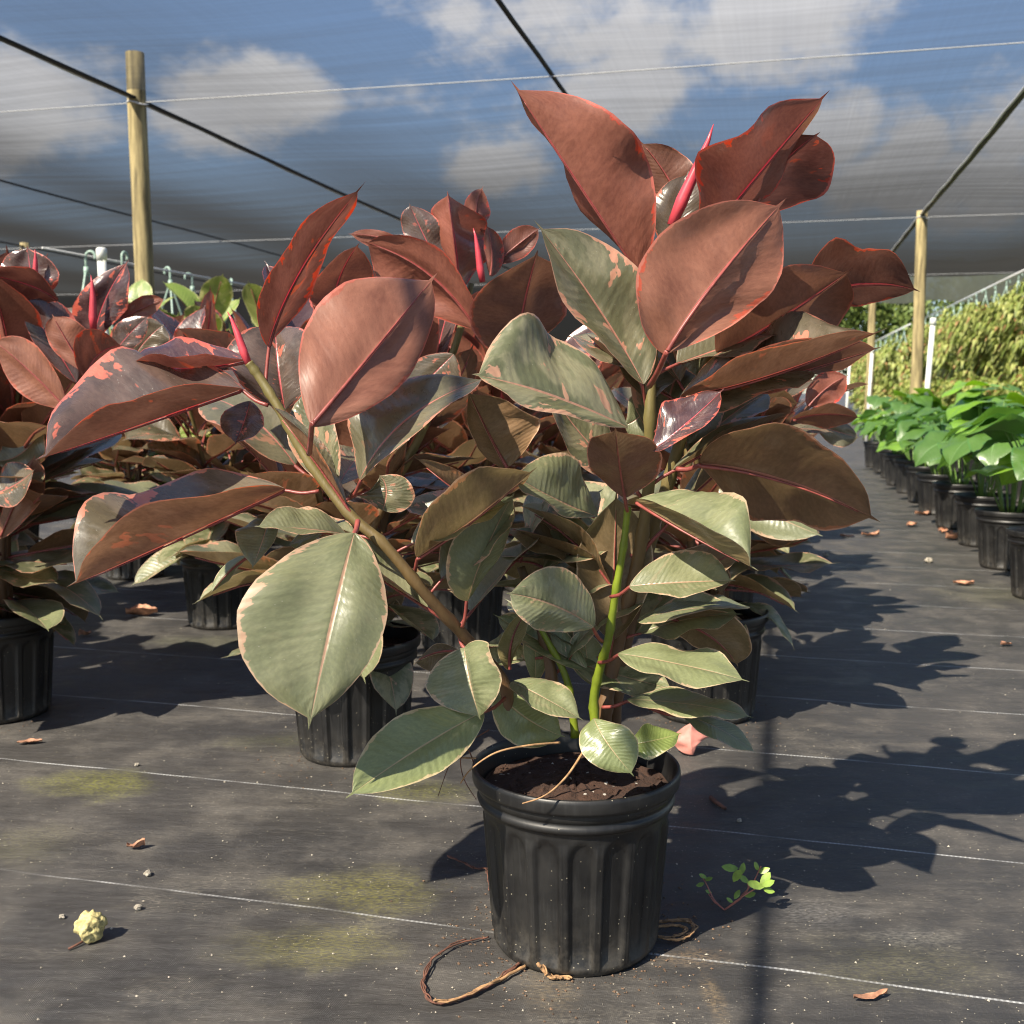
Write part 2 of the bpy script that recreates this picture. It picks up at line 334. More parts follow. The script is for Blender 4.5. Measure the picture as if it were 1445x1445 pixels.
SCREEN = cloth_material('end_screen_cloth', 0.5, (0.115, 0.122, 0.098), 0.04)
DARKSCREEN = cloth_material('dark_screen_cloth', 0.5, (0.022, 0.022, 0.022), 0.05)

# ------------------------------------------------------------------ object helpers
def obj(name, verts, faces, mat, parent=None, smooth=True, loc=None, uvs=None, matids=None):
    me = bpy.data.meshes.new(name); me.from_pydata([tuple(v) for v in verts], [], faces)
    if uvs is not None:
        ul = me.uv_layers.new(name='UVMap')
        for li, l in enumerate(me.loops): ul.data[li].uv = uvs[l.vertex_index]
    for m in (mat if isinstance(mat, (list, tuple)) else [mat]): me.materials.append(m)
    if matids: me.polygons.foreach_set('material_index', matids)
    if smooth: me.polygons.foreach_set('use_smooth', [True] * len(me.polygons))
    me.update()
    return link(name, me, parent, loc)
def link(name, me, parent=None, loc=None, mat4=None):
    o = bpy.data.objects.new(name, me); COL.objects.link(o)
    if parent is not None: o.parent = parent
    if loc is not None: o.location = loc
    if mat4 is not None: o.matrix_local = mat4
    return o
def tag(o, label=None, cat=None, group=None, kind=None):
    for k, v in (('label', label), ('category', cat), ('group', group), ('kind', kind)):
        if v: o[k] = v
    return o
def thing(name, loc, label, cat, group=None, rz=0.0):
    o = bpy.data.objects.new(name, None); COL.objects.link(o); o.location = loc; o.rotation_euler = (0, 0, rz)
    o.empty_display_size = 0.1
    return tag(o, label, cat, group)
def tube(pts, rads, seg=8, cap=True):
    pts = [Vector(p) for p in pts]
    if not hasattr(rads, '__len__'): rads = [rads] * len(pts)
    vs, fs = [], []; up = None
    for i, p in enumerate(pts):
        a = pts[max(0, i - 1)]; b = pts[min(len(pts) - 1, i + 1)]
        t = (b - a).normalized()
        if up is None:
            up = t.orthogonal().normalized()
        up = (up - t * up.dot(t)); up = up.normalized() if up.length > 1e-6 else t.orthogonal().normalized()
        sd = t.cross(up)
        for j in range(seg):
            an = 2 * math.pi * j / seg
            vs.append(p + (up * math.cos(an) + sd * math.sin(an)) * rads[i])
    for i in range(len(pts) - 1):
        for j in range(seg):
            k = (j + 1) % seg
            fs.append((i * seg + j, i * seg + k, (i + 1) * seg + k, (i + 1) * seg + j))
    if cap:
        fs.append(tuple(range(seg))[::-1]); fs.append(tuple((len(pts) - 1) * seg + j for j in range(seg)))
    return vs, fs
def smoothpath(pts, k=5):
    pts = [Vector(p) for p in pts]; out = []
    for i in range(len(pts) - 1):
        p0, p1, p2, p3 = pts[max(0, i - 1)], pts[i], pts[i + 1], pts[min(len(pts) - 1, i + 2)]
        for j in range(k):
            t = j / k
            out.append(0.5 * ((2 * p1) + (p2 - p0) * t + (2 * p0 - 5 * p1 + 4 * p2 - p3) * t * t + (3 * p1 - p0 - 3 * p2 + p3) * t ** 3))
    out.append(pts[-1]); return out
def lerp_list(a, b, n): return [a + (b - a) * i / (n - 1) for i in range(n)]
def merge(parts):
    vs, fs = [], []
    for v, f in parts:
        o = len(vs); vs += list(v); fs += [tuple(i + o for i in q) for q in f]
    return vs, fs
def lathe(prof, seg=64):
    vs, fs = [], []
    for r, z in prof:
        for j in range(seg):
            a = 2 * math.pi * j / seg; vs.append(Vector((r * math.cos(a), r * math.sin(a), z)))
    for i in range(len(prof) - 1):
        for j in range(seg):
            k = (j + 1) % seg
            fs.append((i * seg + j, i * seg + k, (i + 1) * seg + k, (i + 1) * seg + j))
    return vs, fs

# ------------------------------------------------------------------ leaf builder
SC = [0, .035, .12, .26, .42, .58, .74, .88, .965, 1.0]
def width_profile(t):
    u = t / 0.93
    e = max(0.0, math.sin(math.pi * min(1.0, u) ** 1.13)) ** 0.60 if 0 < u < 1 else 0.0
    tip = 0.060 * (1 - t) / 0.10 if t > 0.86 else 0.0
    return max(e, tip, 0.02 if t < 0.02 else 0.0)
def leaf_geo(B, M, T, L, R, face, view, bulge=0.10, wave=0.05, rnd=None, nu=26, prof=width_profile, sc=SC):
    rnd = rnd or random
    a, b = L - M, R - M
    tm = (T - B).normalized()
    # arc the midrib evenly
    n_top = tm.cross(a).normalized()
    flip = (n_top.dot(view - M) > 0) != (face == 't')
    sgn = -1 if flip else 1
    ph1, ph2, k1, k2 = rnd.uniform(0, 6.3), rnd.uniform(0, 6.3), rnd.uniform(1.1, 2.4), rnd.uniform(1.1, 2.4)
    vs, uvs, fs, mids = [], [], [], []
    cols = [-s for s in reversed(sc[1:])] + sc
    nc = len(cols)
    for i in range(nu + 1):
        x = i / nu; t = 0.5 - 0.5 * math.cos(math.pi * x); t = 0.7 * t + 0.3 * x
        l0, l1, l2 = 2 * (t - .5) * (t - 1), 4 * t * (1 - t), 2 * t * (t - .5)
        mid = B * l0 + M * l1 + T * l2
        tg = (B * (4 * t - 3) + M * (4 - 8 * t) + T * (4 * t - 1)).normalized()
        q = tm.rotation_difference(tg)
        aa, bb = q @ a, q @ b
        wd0 = prof(t); mids.append(mid)
        for c in cols:
            lat, ph, kk = (aa, ph1, k1) if c < 0 else (bb, ph2, k2)
            s = abs(c); ln = lat.length
            wd = wd0 * (1 + .035 * MN.noise(Vector((t * 9, ph, 0))) * s)
            nn = tg.cross(lat).normalized() * (sgn if c <= 0 else -sgn)
            if c == 0: nn = tg.cross(aa).normalized() * sgn
            off = bulge * (s - s * s) * 1.6 * ln * wd + wave * math.sin(6.283 * kk * t + ph) * s * s * ln * min(1, wd * 1.3)
            off += 0.16 * ln * MN.noise(Vector((t * 3.2, s * 1.6 * (1 if c > 0 else -1), ph1))) * min(1, s * 3) * wd0
            off += 0.05 * ln * MN.noise(Vector((t * 9 - s * 1.2, s * 2.0 * (1 if c > 0 else -1), ph2))) * min(1, s * 3) * wd0
            off += 0.004 * ln * math.sin(47 * (t - 0.12 * s) + ph) * s * (1 - s) * 2
            vs.append(mid + lat * (s * wd) + nn * off); uvs.append((t, 0.5 + 0.5 * c))
    for i in range(nu):
        for j in range(nc - 1):
            f = (i * nc + j, i * nc + j + 1, (i + 1) * nc + j + 1, (i + 1) * nc + j)
            fs.append(f[::-1] if flip else f)
    # top normal of quad (L..R order): ensure it agrees with n_top*sgn
    f = fs[(nu // 2) * (nc - 1) + 2]
    fn = (Vector(vs[f[1]]) - Vector(vs[f[0]])).cross(Vector(vs[f[2]]) - Vector(vs[f[0]]))
    j_norm = n_top * sgn
    if fn.dot(j_norm) < 0: fs = [q[::-1] for q in fs]
    return vs, fs, uvs, mids, n_top * sgn
def props(o, age, var, seed=None):
    o['age'] = float(age); o['var'] = float(var); o['seed'] = float(random.random() * 10 if seed is None else seed)
CAMP = Vector((0, 0, CAM_Z))

# ------------------------------------------------------------------ pot
def pot_mesh():
    H, rt, rb, seg = 0.248, 0.130, 0.111, 280
    def body_r(z): return rb + (rt - rb) * z / H
    prof = [(0.0, 0.004), (0.09, 0.004), (0.103, 0.0), (0.108, 0.002), (body_r(.008), 0.008)]
    body = [0.014, 0.02, 0.05, 0.09, 0.13, 0.165, 0.176, 0.182, 0.187, 0.191, 0.195]
    prof += [(body_r(z), z) for z in body]
    prof += [(.1285, .199), (.1325, .201), (.1340, .205), (.1325, .209), (.1305, .211), (.1310, .2145), (.1330, .216), (.1340, .222), (.1335, .2245), (.1350, .226),
             (.1395, .2275), (.1405, .231), (.1408, .242), (.1400, .2465), (.1378, .248), (.1355, .2465), (.1340, .242), (.1315, .225), (.1280, .205), (.126, .198)]
    vs, fs = lathe(prof, seg)
    nf = 17
    for i, (r, z) in enumerate(prof):
        if not (0.012 < z < 0.197 and 4 < i < 16): continue
        for j in range(seg):
            u = (j / seg * nf) % 1.0; d = abs(u - 0.5) * 2
            arch = 0.187 - 0.016 * (d / 0.72) ** 2 if d < .72 else 0
            m = 0.0
            if d < 0.72 and 0.015 < z < arch: m = min(1, (0.72 - d) / 0.09) * min(1, (arch - z) / 0.006)
            ridge = math.exp(-((d - 0.86) / 0.11) ** 2) * (1 if z < .18 else 0)
            k = (r - 0.0050 * m + 0.0022 * ridge) / r
            v = vs[i * seg + j]; v.x *= k; v.y *= k
    return vs, fs
pv, pf = pot_mesh()
POTM = bpy.data.meshes.new('pot'); POTM.from_pydata([tuple(v) for v in pv], [], pf); POTM.materials.append(POT)
POTM.polygons.foreach_set('use_smooth', [True] * len(POTM.polygons))
def soil_mesh(mat, z0, name):
    r = random.Random(3); vs, fs = [Vector((0, 0, z0 + .012))], []
    seg, rings = 40, 12
    for i in range(1, rings + 1):
        for j in range(seg):
            a = 2 * math.pi * j / seg; q = 0.1275 * i / rings
            vs.append(Vector((q * math.cos(a), q * math.sin(a), z0 + 0.012 * (1 - i / rings) + r.uniform(-.0035, .0035))))
    for j in range(seg): fs.append((0, 1 + j, 1 + (j + 1) % seg))
    for i in range(rings - 1):
        for j in range(seg):
            k = (j + 1) % seg; o = 1 + i * seg
            fs.append((o + j, o + seg + j, o + seg + k, o + k))
    for q in range(160):  # loose crumbs and bark bits
        a = r.uniform(0, 6.28); d = 0.122 * math.sqrt(r.random()); s = r.uniform(.0012, .0045); c = Vector((d * math.cos(a), d * math.sin(a), z0 + 0.012 * (1 - d / .128) + s * .3))
        o = len(vs)
        for dv in ((1, 0, 0), (-1, .2, 0), (0, 1, .1), (.1, -1, 0), (0, 0, .8)): vs.append(c + Vector(dv) * s * r.uniform(.6, 1.4))
        fs += [(o, o + 2, o + 4), (o + 2, o + 1, o + 4), (o + 1, o + 3, o + 4), (o + 3, o, o + 4)]
    me = bpy.data.meshes.new(name); me.from_pydata([tuple(v) for v in vs], [], fs); me.materials.append(mat); return me
SOILM = soil_mesh(SOIL, 0.217, 'soil'); MULCHM = soil_mesh(BARK, 0.222, 'mulch')
def ico_chips(count, rfun, z, r, smin, smax):
    vs, fs = [], []
    for q in range(count):
        c = rfun(r); s = r.uniform(smin, smax) ; o = len(vs)
        for dv in ((1, 0, 0), (-1, .2, 0), (0, 1, .1), (.1, -1, 0), (0, 0, .8)): vs.append(Vector(c) + Vector(dv) * s * r.uniform(.6, 1.4))
        fs += [(o, o + 2, o + 4), (o + 2, o + 1, o + 4), (o + 1, o + 3, o + 4), (o + 3, o, o + 4)]
    return vs, fs

# ================================================================== setting
g = 160.0
gv = [(-g, -40, 0), (g, -40, 0), (g, 260, 0), (-g, 260, 0)]
ground = obj('ground', gv, [(0, 1, 2, 3)], WEEDMAT, smooth=False)
tag(ground, 'black woven weed mat ground with thin white stripes and dusty stains', 'ground', kind='structure')

ROOF = 2.47
# shade cloth roof, sagging a little between its cables
def roof():
    vs, fs = [], []
    ps = [i * 0.25 - 16.0 for i in range(109)]; ss = [-7 + 24.9 * i / 60 for i in range(61)]
    for s in ss:
        for p in ps:
            u = ((p + 1.235) / 2.5) % 1.0; z = ROOF + 0.015 - 0.035 * math.sin(math.pi * u) ** 2
            v = ((s - 5.95) / 5.6) % 1.0; z -= 0.015 * math.sin(math.pi * v) ** 2
            vs.append((p, s, z))
    W = len(ps)
    for i in range(len(ss) - 1):
        for j in range(W - 1): fs.append((i * W + j, i * W + j + 1, (i + 1) * W + j + 1, (i + 1) * W + j))
    o = obj('shade_cloth', vs, fs, CLOTH); o.rotation_euler = (0, 0, -YAW)
    tag(o, 'grey translucent shade cloth roof stretched over the nursery, sky showing through', 'shade cloth')
roof()
def cable(p, label, wired, s0=-5, s1=17.6):
    t = thing('roof_cable', RS(p, s0, ROOF), label, 'cable', 'cables under the shade cloth')
    t.rotation_euler = (0, 0, -YAW); L = s1 - s0
    v, f = [], []
    for i in range(81):
        y = L * i / 80; z = -0.012 - 0.012 * math.sin(math.pi * (((y + s0 - 5.95) / 5.6) % 1)) ** 2 - (0.014 if wired else 0)
        hw = .019 if wired else .012
        for (dx_, dz_) in ((-hw, 0), (hw, 0), (hw - .003, -.012), (.003 - hw, -.012)): v.append((dx_ + 0.0015 * math.sin(i * 1.7), y, z + dz_))
    for i in range(80):
        for j in range(4): f.append((i * 4 + j, i * 4 + (j + 1) % 4, i * 4 + 4 + (j + 1) % 4, i * 4 + 4 + j))
    obj('seam', v, f, STRAP, t)
    if wired:
        pts = []
        for i in range(240):
            y = L * i / 239; z = -0.050 - 0.012 * math.sin(math.pi * (((y + s0 - 5.95) / 5.6) % 1)) ** 2
            pts.append((-0.026 + 0.002 * math.sin(y * 7), y, z + 0.020 + 0.003 * math.cos(y * 7)))
        v, f = tube(pts, 0.0085, 6); obj('wire', v, f, WIRE, t)
CN = {-8.7: 'far left roof cable, faint behind the shade cloth', -6.18: 'dark roof cable to the left of the tall wooden post',
      -3.68: 'wired black roof cable running over the tall wooden post', -1.235: 'thin black roof cable above the top of the front plant', 1.33: 'wired black roof cable running down to the right wooden post'}
for p_, lb in CN.items(): cable(p_, lb, p_ in (-3.68, 1.33, -8.7))
for s_, lb in ((5.95, 'pale cross wire passing near the top of the tall post'), (11.55, 'lower pale cross wire level with the right post top'), (17.2, 'far cross wire along the end of the shade roof')):
    v, f = tube([RS(-15, s_, ROOF - .055), RS(-3.68, s_, ROOF - .05), RS(-1.2, s_, ROOF - .06), RS(1.33, s_, ROOF - .05), RS(10, s_, ROOF - .055)], 0.0030, 6)
    tag(obj('cross_wire', v, f, CROSSW), lb, 'wire', 'wires across the roof')
def post(p, s, top, r, label):
    rr = random.Random(int(s * 10)); t = thing('wooden_post', RS(p, s), label, 'post', 'round wooden roof posts')
    pts = [Vector((0.006 * math.sin(z * 2 + s), 0.004 * math.cos(z * 3), z)) for z in lerp_list(0, top, 14)]
    v, f = tube(pts, [r * (1.06 - .10 * i / 13 + rr.uniform(-.015, .015)) for i in range(14)], 20)
    obj('pole', v, f, WOOD, t)
    v, f = tube([Vector((math.cos(a) * (r + .004), math.sin(a) * (r + .004), ROOF - .06 + 0.01 * math.sin(a * 2))) for a in lerp_list(0, 6.1, 16)], 0.005, 5)
    obj('wire_tie', v, f, WIRE, t)
post(-3.68, 5.95, 2.70, 0.055, 'tall round wooden post at left rising through the shade cloth')
post(1.33, 11.55, 2.48, 0.055, 'wooden post at right under the wired roof cable')
post(1.33, 17.2, 2.48, 0.055, 'farther right wooden post standing behind the nearer right post')
post(-8.7, 11.55, 2.48, 0.055, 'small distant wooden post at far left among leaves')
post(-3.68, 11.55, 2.48, 0.055, 'distant wooden post hidden low behind the tall left post')

# screens and trees beyond the far end
def screen(name, p0, p1, s, z0, z1, label, mat=None):
    vs, fs = [], []; N = 40
    for i in range(N + 1):
        p = p0 + (p1 - p0) * i / N
        for k in range(9):
            z = z0 + (z1 - z0) * k / 8
            vs.append(RS(p, s + 0.06 * math.sin(p * 2.1 + k * .4) + 0.04 * math.sin(p * 5.3), z + (0.05 * math.sin(p * 3.0) if k in (0, 8) else 0)))
    for i in range(N):
        for k in range(8): fs.append((i * 9 + k, i * 9 + 9 + k, i * 9 + 10 + k, i * 9 + k + 1))
    tag(obj(name, vs, fs, mat or SCREEN), label, 'screen')
screen('hanging_screen', 0.3, 16, 37, 3.50, 4.75, 'pale shade screen hanging above the distant trees at right')
screen('end_screen', -45, 0.3, 37, 0.0, 4.45, 'dark shade cloth end wall behind the left plants', DARKSCREEN)
screen('side_screen', -34, -3.0, 18.3, 0.0, 2.6, 'dark side screen at the far left behind the hanging hooks', DARKSCREEN)

# ================================================================== rubber plants
def tmpl_leaf(i):
    r = random.Random(100 + i)
    half = r.uniform(.23, .29); dr = [-.02, .05, -.10, -.18, .02, -.06][i % 6]; fold = [.10, .03, .14, .05, .18, .08][i % 6]
    B, M, T = Vector((0, 0, 0)), Vector((r.uniform(-.02, .02), .5, .5 * dr * .1 - dr * .5)), Vector((r.uniform(-.05, .05), 1, dr * .6))
    L, R = Vector((-half, .5, M.z + fold * .8)), Vector((half, .5, M.z + fold * r.uniform(.5, 1.2)))
    vs, fs, uvs, mids, nt = leaf_geo(B, M, T, L, R, 't', Vector((0, .5, 10)), bulge=r.uniform(-.02, .12), wave=r.uniform(.05, .12), rnd=r, nu=16, sc=[0, .05, .25, .5, .75, .96, 1.0])
    nl = len(fs)
    pts = [Vector((0, -.22, -.03)), Vector((0, -.1, -.012))] + [m - nt * .010 for m in mids[:-2:3]]
    tv, tf = tube(pts, [.016 * (1 - .8 * k / len(pts)) for k in range(len(pts))], 6)
    o = len(vs); vs = vs + tv; fs = fs + [tuple(q + o for q in f) for f in tf]; uvs = uvs + [(0, .5)] * len(tv)
    me = bpy.data.meshes.new('leaf'); me.from_pydata([tuple(v) for v in vs], [], fs)
    ul = me.uv_layers.new(name='UVMap')
    for li, l in enumerate(me.loops): ul.data[li].uv = uvs[l.vertex_index]
    me.materials.append(LEAF); me.materials.append(RED)
    me.polygons.foreach_set('material_index', [0] * nl + [1] * len(tf)); me.polygons.foreach_set('use_smooth', [True] * len(fs)); me.update()
    return me
TMPL = [tmpl_leaf(i) for i in range(6)]
sv, sf = tube([(0, 0, 0), (0, .002, .25), (0.0, .004, .6), (0.004, .008, .85), (.01, .012, 1.0)], [.045, .05, .036, .016, .001], 10)
SPM = bpy.data.meshes.new('leaf_sheath'); SPM.from_pydata([tuple(v) for v in sv], [], sf); SPM.materials.append(SPIKE); SPM.polygons.foreach_set('use_smooth', [True] * len(sf))

def basis(o, d, up):
    y = d.normalized(); z = (up - y * up.dot(y)); z = z.normalized() if z.length > 1e-4 else y.orthogonal().normalized()
    x = y.cross(z)
    return Matrix(((x.x, y.x, z.x, o.x), (x.y, y.y, z.y, o.y), (x.z, y.z, z.z, o.z), (0, 0, 0, 1)))
def grow(plant, seed, nstem=4, height=(.62, .85), lime=0.0, skip=None, scale=1.0, maxh=None):
    r = random.Random(seed)
    for k in range(nstem):
        az = 6.283 * k / nstem + r.uniform(-.5, .5); h = r.uniform(*height) * (0.75 if k % 2 else 1); lean = r.uniform(.12, .34)
        b = Vector((.035 * math.cos(az), .035 * math.sin(az), .215))
        tip = b + Vector((math.cos(az) * lean * h, math.sin(az) * lean * h, h))
        mid = b.lerp(tip, .5) - Vector((math.cos(az), math.sin(az), 0)) * .03
        path = smoothpath([b, mid, tip], 6)
        v, f = tube(path, [.010 - .005 * i / (len(path) - 1) for i in range(len(path))], 8)
        obj('stem', v, f, STEM, plant)
        nl = int(9 + h * 9); ph = r.uniform(0, 6.28)
        for i in range(nl):
            u = .16 + .84 * i / (nl - 1); q = path[min(len(path) - 1, int(u * (len(path) - 1) + .5))]
            a = ph + i * 2.4
            pol = RAD(100 - 78 * u ** 1.6 + r.uniform(-10, 10))
            if u < .35: pol += RAD(r.uniform(0, 22))
            d = Vector((math.sin(pol) * math.cos(a), math.sin(pol) * math.sin(a), math.cos(pol)))
            ln = (.15 + .10 * math.sin(min(1, u * 1.25) * 2.2)) * r.uniform(.85, 1.15) * scale
            pos = q + d * ln * .2
            if skip and skip(plant.matrix_world.translation + pos + d * ln * .5): continue
            o = link('leaf', TMPL[r.randrange(6)], plant, mat4=basis(pos, d, Vector((r.uniform(-.35, .35), r.uniform(-.35, .35), 1))) @ Matrix.Diagonal((ln * r.uniform(.88, 1.12), ln, ln, 1)))
            props(o, (1.0 - u) * 1.15 + r.uniform(-.1, .1) if not lime else lime + r.uniform(-.2, .2), r.choice((.25, .4, .6, .8)), r.uniform(0, 10))
        if not lime:
            link('leaf_sheath', SPM, plant, mat4=Matrix.Translation(path[-1]) @ Matrix.Rotation(r.uniform(-.2, .2), 4, 'X') @ Matrix.Diagonal((.13, .13, r.uniform(.08, .14), 1)))

def potted(name, loc, label, cat, group, soil=SOILM, rz=0.0):
    t = thing(name, loc, label, cat, group)
    bpy.context.view_layer.update()
    p = link('pot', POTM, t); p.rotation_euler = (0, 0, rz)
    link('soil' if soil is SOILM else 'mulch', soil, t).rotation_euler = (0, 0, rz * 3)
    return t
def spec_leaf(plant, D, spec, subparts=True, seed=None):
    B, M, T, L, R, d, face, age, var = spec[:9]
    opt = spec[9] if len(spec) > 9 else {}
    dB, dM, dT, dL, dR = d
    o = plant.location
    pts = [P(q[0], q[1], D + k / 100.0) - o for q, k in zip((B, M, T, L, R), (dB, dM, dT, dL, dR))]
    rr = random.Random(int(B[0] * 7 + B[1] * 13 + T[0]))
    vs, fs, uvs, mids, nt = leaf_geo(*pts, face, CAMP - o, bulge=opt.get('c', .12), wave=opt.get('w', .085), rnd=rr)
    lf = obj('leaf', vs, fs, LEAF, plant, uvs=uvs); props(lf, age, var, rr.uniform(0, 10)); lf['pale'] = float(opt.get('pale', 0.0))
    base_r = opt.get('r', .0030) * .85
    stem_pt = opt.get('p')
    path = []
    if stem_pt:
        s3 = P(stem_pt[0], stem_pt[1], D + stem_pt[2] / 100.0) - o
        path = [s3, s3.lerp(pts[0], .5) + Vector((0, 0, -.004)), pts[0] - nt * base_r]
    ms_ = mids[1:-4:2]; rb = [m - nt * (base_r * (1 - .8 * i / len(ms_)) + .0008) for i, m in enumerate(ms_)]
    path = smoothpath(path + rb, 3)
    N = len(path)
    v, f = tube(path, [base_r * (1 - .85 * (i / N)) for i in range(N)], 7)
    obj('petiole', v, f, RED, lf if subparts else plant)
    return lf
def spike(plant, D, b, t, d=(0, 0), r=.006):
    o = plant.location; p0, p1 = P(b[0], b[1], D + d[0] / 100) - o, P(t[0], t[1], D + d[1] / 100) - o
    dirv = p1 - p0; sd = dirv.orthogonal().normalized() * dirv.length * .02
    v, f = tube([p0, p0.lerp(p1, .25), p0.lerp(p1, .6) + sd, p0.lerp(p1, .85) + sd, p1], [r * .8, r, r * .75, r * .35, .0004], 10)
    obj('leaf_sheath', v, f, SPIKE, plant)
def stem(plant, D, pts, rads, mat=STEM, nodes=True):
    o = plant.location; path = smoothpath([P(x, y, D + d / 100) - o for x, y, d in pts], 6); N = len(path)
    rr = [rads[0] + (rads[1] - rads[0]) * i / (N - 1) for i in range(N)]
    if nodes: rr = [q * (1.20 if i % 5 == 0 else 1.0) for i, q in enumerate(rr)]
    v, f = tube(path, rr, 12); obj('stem', v, f, mat, plant)

